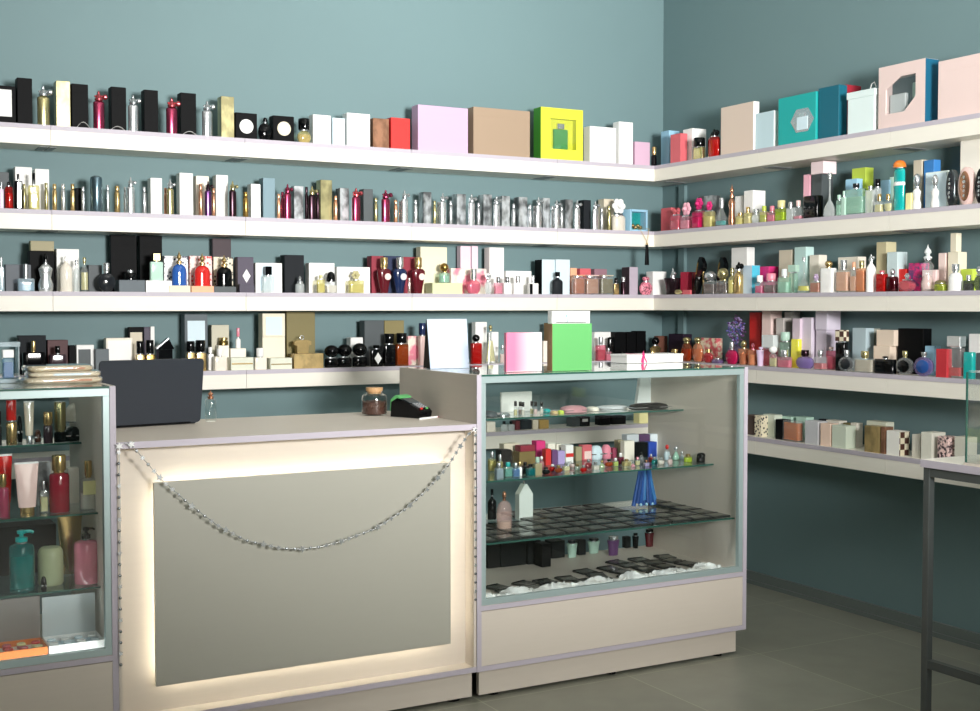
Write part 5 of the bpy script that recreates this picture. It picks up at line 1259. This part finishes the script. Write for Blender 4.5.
for k, (dx, dy, ww, dd, hh, rr, z) in enumerate(((0, .0, .24, .15, .018, .05, 0), (.01, .01, .22, .14, .017, -.06, .0186), (-.005, .015, .20, .13, .018, .03, .0362))):
    rt = empty('wrapped_packet', (.735 + dx, 4.12 + dy, 1.1612 + z), rr)
    obj('packet_body', G().loft([(.93, 0), (1, .3), (1, .7), (.9, 1)], ww * .98, dd, hh, 0, 7, 28), (cols_[k]), rt)
    obj('clear_wrap', G().loft([(.97, 0), (1, .3), (1, .7), (.95, 1)], ww * 1.02, dd * 1.05, hh * 1.0, .0002, 6, 28), 'film', rt)
    obj('printed_band', G().box(.02, -dd * .5, hh * .3, ww * .5, .003, hh * .4), 'copper' if k % 2 == 0 else 'ice', rt)
    tag(rt, ('bottom', 'middle', 'top')[k] + ' film-wrapped flat beige packet in the stack on the left case', 'packet', 'stacked wrapped packets')

S('L1')
B(5.5, 16.5, 400, 'cyl', 'm:gold', 's:red', cf=.45, cw=.95, v=.01, d=.03, desc='gold lipstick tube with red cap', name='lipstick', cat='lipstick')
B(-6, 1.5, 411, 'cyl', 's:charcoal', 's:charcoal', cf=.4, cw=.9, v=.02, d=.03, name='lipstick', cat='lipstick', desc='dark cosmetic tube at left edge')


def tube(x0, x1, yt, col, cap, v, desc, capf=.18, yb=None):
    """squeeze tube standing on its cap: flat crimp on top"""
    loc, w, h, r0 = frame(x0, x1, yt, v, .03, centre=True)
    root = empty('squeeze_tube', loc, r0); hc = h * capf
    n = 24; vv = []; secs = [(.72, .9, 0), (.8, .85, .2), (.9, .55, .6), (1, .12, .94), (1, .08, 1)]
    for a, b, z in secs:
        for i in range(n):
            t = 2 * PI * i / n; vv.append((math.cos(t) * w / 2 * a, math.sin(t) * .016 * b, hc + z * (h - hc)))
    f = [(k * n + i, k * n + (i + 1) % n, (k + 1) * n + (i + 1) % n, (k + 1) * n + i) for k in range(len(secs) - 1) for i in range(n)] + [tuple(range(n - 1, -1, -1)), tuple(range(4 * n, 5 * n))]
    obj('tube_body', G().add(vv, f, True), col, root)
    obj('crimp', G().box(0, 0, h * .965, w * 1.0, .004, h * .035), 's:white' if col != 'm:gold' else 'm:gold', root)
    obj('cap', G().loft([(.95, 0), (1, .1), (1, .95), (.9, 1)], w * .6, .024, hc + .001, 0, 2, 20), cap, root)
    reg(root, x0, x1, desc, desc.split()[0] + ' tube', 'tube', 'squeeze_tube', v)


tube(23.5, 34, 401, 's:beige', 'm:silver', .01, 'beige squeeze tube with silver cap', .2)
B(43, 52.5, 412, 'cyl', 's:plum', 'm:gold', cf=.38, cw=.98, v=.01, d=.03, desc='dark foundation bottle with gold cap'); B(53.5, 66, 402, 'cyl', 's:black', 'm:champagne', cf=.72, cw=.95, v=.02, d=.04, desc='black-based jar with tall gold cap')
B(64.5, 83, 403, 'jar', 'g:clear', 's:ivory', 'l:ivory', cf=.5, cw=1, cs='dome', v=.09, d=.06, desc='clear jar with ivory domed lid', cat='jar'); lump(66, 81, 427, 's:black', .03, .04, 'black rounded compact', 'compact', 'compact')
lump(35, 42, 430, 's:brown', .06, .04, 'small brown cosmetic pot', 'cosmetic_pot', 'pot'); lump(17.5, 23, 416, 's:black', .08, .04, 'black cosmetic pot', 'cosmetic_pot', 'pot')

S('L2')
tube(-2, 12, 454, 's:red', 's:red', .14, 'red squeeze tube behind small bottle', .15); B(-3, 8.5, 474, 'cyl', 's:crimson', 'm:gold', cf=.26, cw=.6, v=.03, d=.04, desc='crimson bottle with gold cap')
tube(14.5, 38.5, 462, 's:blush', 'm:gold', .02, 'pink squeeze tube with gold cap', .16); C(37, 50.5, 462, 'silver', v=.22, d=.03, desc='pale grey card box')
B(48.5, 69, 455, 'cyl', 's:8a2634', 'm:gold', cf=.27, cw=.68, v=.04, d=.055, desc='maroon lotion bottle with gold cap'); B(79, 97, 460.5, 'cyl', 'g:clear', 'm:gold', 'l:ivory', cf=.3, cw=.42, v=.03, d=.05, lab=(.12, .9, .5, .92, 'straw', 'rect'), desc='clear bottle with gold cap and straw label', fill=.55)
C(68, 79, 468, 'ivory', v=.22, d=.04, desc='ivory carton behind bottles'); B(39.5, 47.5, 481, 'rect', 'g:clear', 'm:silver', 'l:straw', cf=.25, v=.06, d=.03)

S('L3')
B(8.5, 34, 530, 'cyl', 'g:teal', 's:teal', 'l:teal', cf=.19, cw=.5, cs='pump', v=.02, d=.065, desc='teal pump bottle', name='pump_bottle', fill=.75)
B(37.5, 63, 547, 'jar', 'f:c3cca2', 'f:straw', 'l:c3cca2', cf=.0, v=.06, d=.07, desc='pale green rounded jar with amber base', collar=False, on=None, name='cosmetic_jar', cat='jar'); lump(41.5, 47, 577, 's:black', .0, .02, 'small black round stopper', 'stopper', 'stopper')
tube(57, 82, 513, 'm:gold', 'm:gold', .22, 'gold squeeze tube at back', .14); B(73.5, 98.5, 527, 'cyl', 's:rose', 's:black', cf=.2, cw=.35, cs='pump', v=.03, d=.07, desc='pink pump bottle with black pump', name='pump_bottle')
C(-6, 56, 526, '1d1f20', v=.30, d=.10, desc='large black box at back of shelf', short='black box')

S('L4')


def open_box(x0, x1, yt, ycol, inner, lidc, desc, items_):
    a, b = oy(x0, 656, 3.93), oy(x1, 656, 3.93); w = b[0] - a[0]; m = (a[0] + b[0]) / 2
    root = empty('open_box', (m, 3.925, .3412)); h = .03; d = .12; t = .003
    g = G(); g.box(0, d / 2, 0, w, d, t); g.box(0, t / 2, t, w, t, h); g.box(0, d - t / 2, t, w, t, h); g.box(-w / 2 + t / 2, d / 2, t, t, d - 2 * t, h); g.box(w / 2 - t / 2, d / 2, t, t, d - 2 * t, h)
    obj('tray', g, ycol, root)
    top = oy((x0 + x1) / 2, yt, 4.05)[2] - .3412
    obj('lid', G().box(0, d + .004, .0, w * .985, .006, top), lidc, root)
    obj('inner_liner', G().box(0, d / 2, t + .0003, w - 2.5 * t, d - 2.5 * t, .012), inner, root)
    reg(root, x0, x1, desc, desc.split()[0] + ' open box', 'box', 'open_box')
    n = 4
    for i in range(n):
        for j in range(2):
            q = empty('cosmetic_pot', (m - w / 2 + w * (i + .5) / n, 3.925 + d * (.3 + .4 * j), .3412 + t + .0128))
            obj('pot_body', G().loft([(.9, 0), (1, .2), (1, 1)], w / n * .6, w / n * .6, .010, 0, 2, 14), items_[(i + j) % len(items_)], q)
            obj('lid', G().loft([(1, 0), (1, .7), (.85, 1)], w / n * .64, w / n * .64, .006, .0103, 2, 14), items_[(i + j + 1) % len(items_)], q)
            tag(q, 'small round pot lying in the ' + desc.split()[0] + " open box in the left case", 'pot', 'pots in the ' + desc.split()[0] + ' box')


open_box(49, 104, 594, 'white', 'ice', 'c9d3d6', 'white open box with standing lid', ['s:ice', 's:white'])
open_box(-12, 47.5, 598, 'orange', 'ivory', '8a8480', 'orange open box with grey standing lid', ['s:coral', 's:straw', 's:red'])

# ------------------------------------------------------------------ on the lit counter
lp = empty('laptop', (1.066, 4.33, .9882), .15)
lw, lh = .372, .228
g = G(); n = 8; r = .014; pts = []
for (cx_, cz_, a0) in ((lw / 2 - r, r, -90), (lw / 2 - r, lh - r, 0), (-lw / 2 + r, lh - r, 90), (-lw / 2 + r, r, 180)):
    for k in range(n + 1): a = math.radians(a0 + 90 * k / n); pts.append((cx_ + r * math.cos(a), cz_ + r * math.sin(a)))
tilt = Matrix.Translation((0, 0, .006)) @ Matrix.Rotation(math.radians(9), 4, 'X')
g.prism(pts, -.004, .004, mat=tilt); ld = obj('screen_lid', g, laminate('navy black lid', '252b34', .4, .03), lp)
g = G().box(0, .0045, .012, lw - .024, .0012, lh - .026, mat=tilt); obj('screen', g, 's:black', ld)
kb = obj('keyboard_base', G().box(0, .110, .0004, lw - .02, .205, .014, .003), laminate('laptop base', '2a2e34', .4, .03), lp)
g = G()
for i in range(13):
    for j in range(5): g.box(-lw / 2 + .03 + i * .026, .060 + j * .022, .0146, .021, .019, .0015)
k_ = obj('key_field', g, 'black', kb)
obj('touchpad', G().box(0, .190, .0146, .1, .036, .0006), 'slate', kb)
g = G(); g.tube([(-lw * .4, 0, .008), (lw * .4, 0, .008)], .005, 8); obj('hinge', g, 'black', lp)
tag(lp, 'open dark blue-black laptop seen from behind on the lit counter', 'laptop')
S('D')
p = oz(210.5, 422, .9876); B(205, 216, 390.5, 'cyl', 'jar_glass', 'm:copper', None, cf=.22, cw=.62, cs='finial', v=p[1] - CTX.plane, d=.04, desc='slim clear vial with beaded copper stopper', name='glass_vial', fill=.3)
# cork stoppered jar of beans
loc, w_, h_, r_ = frame(362.5, 386, 388, 4.334 - CTX.plane, .085, centre=True)
root = empty('cork_jar', loc, r_)
obj('glass_jar', G().loft([(.92, 0), (1, .05), (1, .62), (.92, .74), (.62, .80), (.62, .84), (.7, .86)], w_, w_, h_, 0, 2, 28), 'jar_glass', root)
g = G().loft([(.86, .03), (.93, .08), (.93, .48), (.5, .52)], w_, w_, h_, 0, 2, 24)
for k in range(110):
    a = rnd.uniform(0, 2 * PI); g.ball(math.cos(a) * w_ * .462, math.sin(a) * w_ * .462, rnd.uniform(.05, .52) * h_, .0042, .0042, .003, 6, 4)
obj('coffee_beans', g, 'brown', root)
obj('cork_stopper', G().loft([(.85, 0), (.9, .4), (1.05, .42), (1.08, 1)], w_ * .62, w_ * .62, h_ * .22, h_ * .80, 2, 20), 'c49a6c', root)
tag(root, 'round glass jar of brown beans with cork stopper on the lit counter', 'jar')
# payment terminal
tp = empty('payment_terminal', (2.012, 4.225, .9880), .4); tp.scale = (.84, .82, 1.1)
def side(profile, x0, x1):
    g_ = G(); n_ = len(profile); v_ = [(x0, y, z) for y, z in profile] + [(x1, y, z) for y, z in profile]
    return g_.add(v_, [tuple(range(n_ - 1, -1, -1)), tuple(range(n_, 2 * n_))] + [(i, (i + 1) % n_, n_ + (i + 1) % n_, n_ + i) for i in range(n_)])
obj('terminal_body', side([(-.085, 0), (-.09, .022), (-.07, .034), (.03, .062), (.05, .064), (.085, .05), (.09, 0)], -.040, .040), 's:black', tp)
obj('paper_cover', side([(.035, .0635), (.035, .068), (.06, .074), (.09, .058), (.094, .02), (.0905, .02), (.0862, .0505), (.0505, .0645)], -.039, .039), '5cab66', tp)
g = side([(-.02, .0490), (-.02, .0515), (.025, .0635), (.025, .0610)], -.03, .03); obj('display_screen', g, 's:slate', tp)
g = G()
for i in range(3):
    for j in range(4):
        y = -.068 + j * .012; z = .0345 + (y + .07) * .28; g.box(-.018 + i * .018, y, z, .012, .008, .004)
obj('keypad', g, 'grey', tp); g = G(); g.box(.018, -.078, .0295, .012, .006, .006); obj('enter_key', g, 'green', tp); g = G(); g.box(-.018, -.078, .0295, .012, .006, .006); obj('cancel_key', g, 'red', tp)
tag(tp, 'black payment terminal with green paper cover beside the bean jar', 'payment terminal')
pn_ = empty('pen', (2.035, 4.12, .9919), .5)
obj('pen_barrel', G().tube([(-.06, 0, 0), (.05, 0, 0)], .004, 10), 's:white', pn_); obj('pen_tip', G().tube([(.05, 0, 0), (.062, 0, -.001)], [.004, .001], 10), 's:coral', pn_); obj('pen_clip', G().box(-.04, 0, .0038, .035, .002, .0012), 'm:silver', pn_)
tag(pn_, 'white pen lying beside the payment terminal', 'pen')

# ------------------------------------------------------------------ star garland
GP = [(.855, .978), (.872, .986), (.891, .982), (.933, .928), (.984, .866), (1.071, .782), (1.155, .712), (1.247, .656), (1.363, .62), (1.431, .61), (1.5, .611), (1.571, .622), (1.698, .654), (1.809, .711), (1.885, .766), (1.962, .838), (2.05, .955), (2.079, .970)]
GY = 3.846
root = empty('garland', (1.47, GY, .98))
def rp(x, z): return (x - 1.47, 0, z - .98)
obj('thread', G().tube([rp(*p) for p in GP], .0012, 6), 'm:silver', root)
obj('left_strand', G().tube([rp(.855, .978), rp(.856, .8), rp(.853, .55), rp(.848, .31)], .0011, 6), 'm:silver', root)
obj('right_strand', G().tube([rp(2.079, .97), rp(2.082, .8), rp(2.079, .55), rp(2.078, .368)], .0011, 6), 'm:silver', root)


def star_g(cx_, cz_, r, t=.003, n=5, rot=0):
    pts = []
    for k in range(2 * n):
        a = PI * k / n + rot; q = r if k % 2 == 0 else r * .45; pts.append((cx_ + q * math.sin(a), cz_ + q * math.cos(a)))
    return G().prism(pts, -t, t)


def along(P, t):
    seg = [math.hypot(P[i + 1][0] - P[i][0], P[i + 1][1] - P[i][1]) for i in range(len(P) - 1)]; T_ = sum(seg) * t
    for i, s_ in enumerate(seg):
        if T_ <= s_: u = T_ / s_; return (P[i][0] + (P[i + 1][0] - P[i][0]) * u, P[i][1] + (P[i + 1][1] - P[i][1]) * u)
        T_ -= s_
    return P[-1]


k = 0
for t in [i / 53 for i in range(54)]:
    x, z = along(GP[2:], t); x, z = x - 1.47, z - .98
    big = k % 5 == 0
    if big or rnd.random() < .5: obj('star_bead', star_g(x, z, .0125 if big else .009, .0022, 5, rnd.uniform(0, 1)), 'm:chrome', root)
    else: obj('round_bead', G().ball(x, 0, z, .0058, None, None, 8, 6), 'm:silver', root)
    k += 1
obj('star_bead', star_g(.855 - 1.47, -.002, .013, .002, 6), 's:white', root); obj('star_bead', star_g(.891 - 1.47, .002, .011, .003, 6), 's:white', root); obj('star_bead', star_g(2.077 - 1.47, -.010, .011, .003, 6), 's:white', root)
for (xa, z0_, z1_) in ((.853, .96, .31), (2.080, .95, .37)):
    for i in range(20):
        z = z0_ + (z1_ - z0_) * i / 19
        if i % 3 == 0: obj('star_bead', star_g(xa - 1.47, z - .98, .0085, .002, 5, rnd.uniform(0, 1)), 'm:chrome', root)
        else: obj('round_bead', G().ball(xa - 1.47, 0, z - .98, .005, None, None, 8, 6), 'm:grey', root)
tag(root, 'silver garland of small star beads draped across the lit counter front', 'garland')

# ------------------------------------------------------------------ labels
def finish():
    by = {}
    for it in ITEMS: by.setdefault(it['ctx'].phrase, []).append(it)
    for ph, L in by.items():
        L.sort(key=lambda i: i['x'])
        cnt = {}
        for it in L: cnt[it['desc']] = cnt.get(it['desc'], 0) + 1
        rows = {}
        for i, it in enumerate(L):
            it['label'] = '%s on the %s' % (it['desc'], ph)
            if cnt[it['desc']] > 1:
                nb = [j for j in L[:i][::-1] if j['short'] != it['short'] and j['cat'] != 'price tag'] ; na = [j for j in L[i + 1:] if j['short'] != it['short'] and j['cat'] != 'price tag']
                it['l'] = nb[0]['short'] if nb else None; it['r'] = na[0]['short'] if na else None
        for d in [k for k, v in cnt.items() if v > 1]:
            S_ = [it for it in L if it['desc'] == d]
            def uniq(key):
                seen = {}
                for it in S_: seen.setdefault(key(it), []).append(it)
                return seen
            for q, s_ in uniq(lambda i: i['l']).items():
                if len(s_) == 1 and q: s_[0]['label'] = '%s on %s, right of %s' % (d, ph, q); s_[0]['ok'] = 1
            rest = [i for i in S_ if 'ok' not in i]
            for q, s_ in uniq(lambda i: i['r']).items():
                s_ = [i for i in s_]
                if len(s_) == 1 and q and 'ok' not in s_[0]: s_[0]['label'] = '%s on %s, left of %s' % (d, ph, q); s_[0]['ok'] = 1
            nth = ['leftmost', 'second from left', 'third from left', 'fourth from left', 'fifth from left', 'sixth from left', 'seventh from left', 'eighth from left', 'ninth from left', 'tenth from left', 'eleventh from left', 'twelfth from left', 'thirteenth from left', 'fourteenth from left', 'fifteenth from left', 'sixteenth from left', 'seventeenth from left', 'eighteenth from left']
            for i, it in enumerate(S_):
                if 'ok' not in it: it['label'] = '%s on %s, %s' % (d, ph, nth[i])
        kinds = {}
        for it in L: kinds.setdefault(it['kind'], []).append(it)
        for k_, s_ in kinds.items():
            if len(s_) > 1:
                for it in s_: it['o']['group'] = k_.replace('_', ' ') + ('es' if k_.endswith('box') else 's') + ' on the ' + ph
    seen = {}
    for it in ITEMS:
        o = it['o']; o['label'] = it['label']; o['category'] = it['cat']
        nw = len(it['label'].replace(',', ' ').split())
        if nw > 16 or nw < 4: print('LABEL LENGTH', nw, it['label'])
        if it['label'] in seen: print('DUP LABEL', it['label'])
        seen[it['label']] = 1


finish()

# ------------------------------------------------------------------ light
def area(name, loc, target, sx, sy, power, col=(1, 1, 1), spread=180, shape='RECTANGLE'):
    l = bpy.data.lights.new(name, 'AREA'); l.shape = shape; l.size = sx; l.size_y = sy; l.energy = power; l.color = col; l.spread = math.radians(spread)
    o = bpy.data.objects.new(name, l); COL.objects.link(o); o.location = loc
    o.rotation_euler = (Vector(target) - Vector(loc)).to_track_quat('-Z', 'Y').to_euler()
    return o


area('key_light', (1.9, -.6, 2.0), (2.8, 5.4, 3.3), .9, .7, 120, (1, .985, .96), 80)  # unseen soft key light placed from the shadows, tilted up for falloff
area('fill_light', (1.4, -2.2, 1.6), (1.3, 4, 1.0), 2.4, 1.6, 46, (1, .94, .85))  # added warm fill behind the camera, brightens the counter fronts
for (x, y) in ((-.2, 1.4), (2.6, 1.4), (-.2, 3.9), (2.6, 3.7)):
    area('ceiling_fill', (x, y, ZC - .02), (x, y, 0), .6, .6, 4, (1, .97, .92))  # added unseen ceiling panels giving weak ambient fill
w = bpy.data.worlds.new('world'); w.use_nodes = True; scene.world = w
w.node_tree.nodes['Background'].inputs[0].default_value = (.6, .62, .62, 1); w.node_tree.nodes['Background'].inputs[1].default_value = .3

scene.view_settings.view_transform = 'Standard'; scene.view_settings.look = 'None'
scene.view_settings.exposure = 0.0; scene.view_settings.gamma = 1; scene.view_settings.use_curve_mapping = False
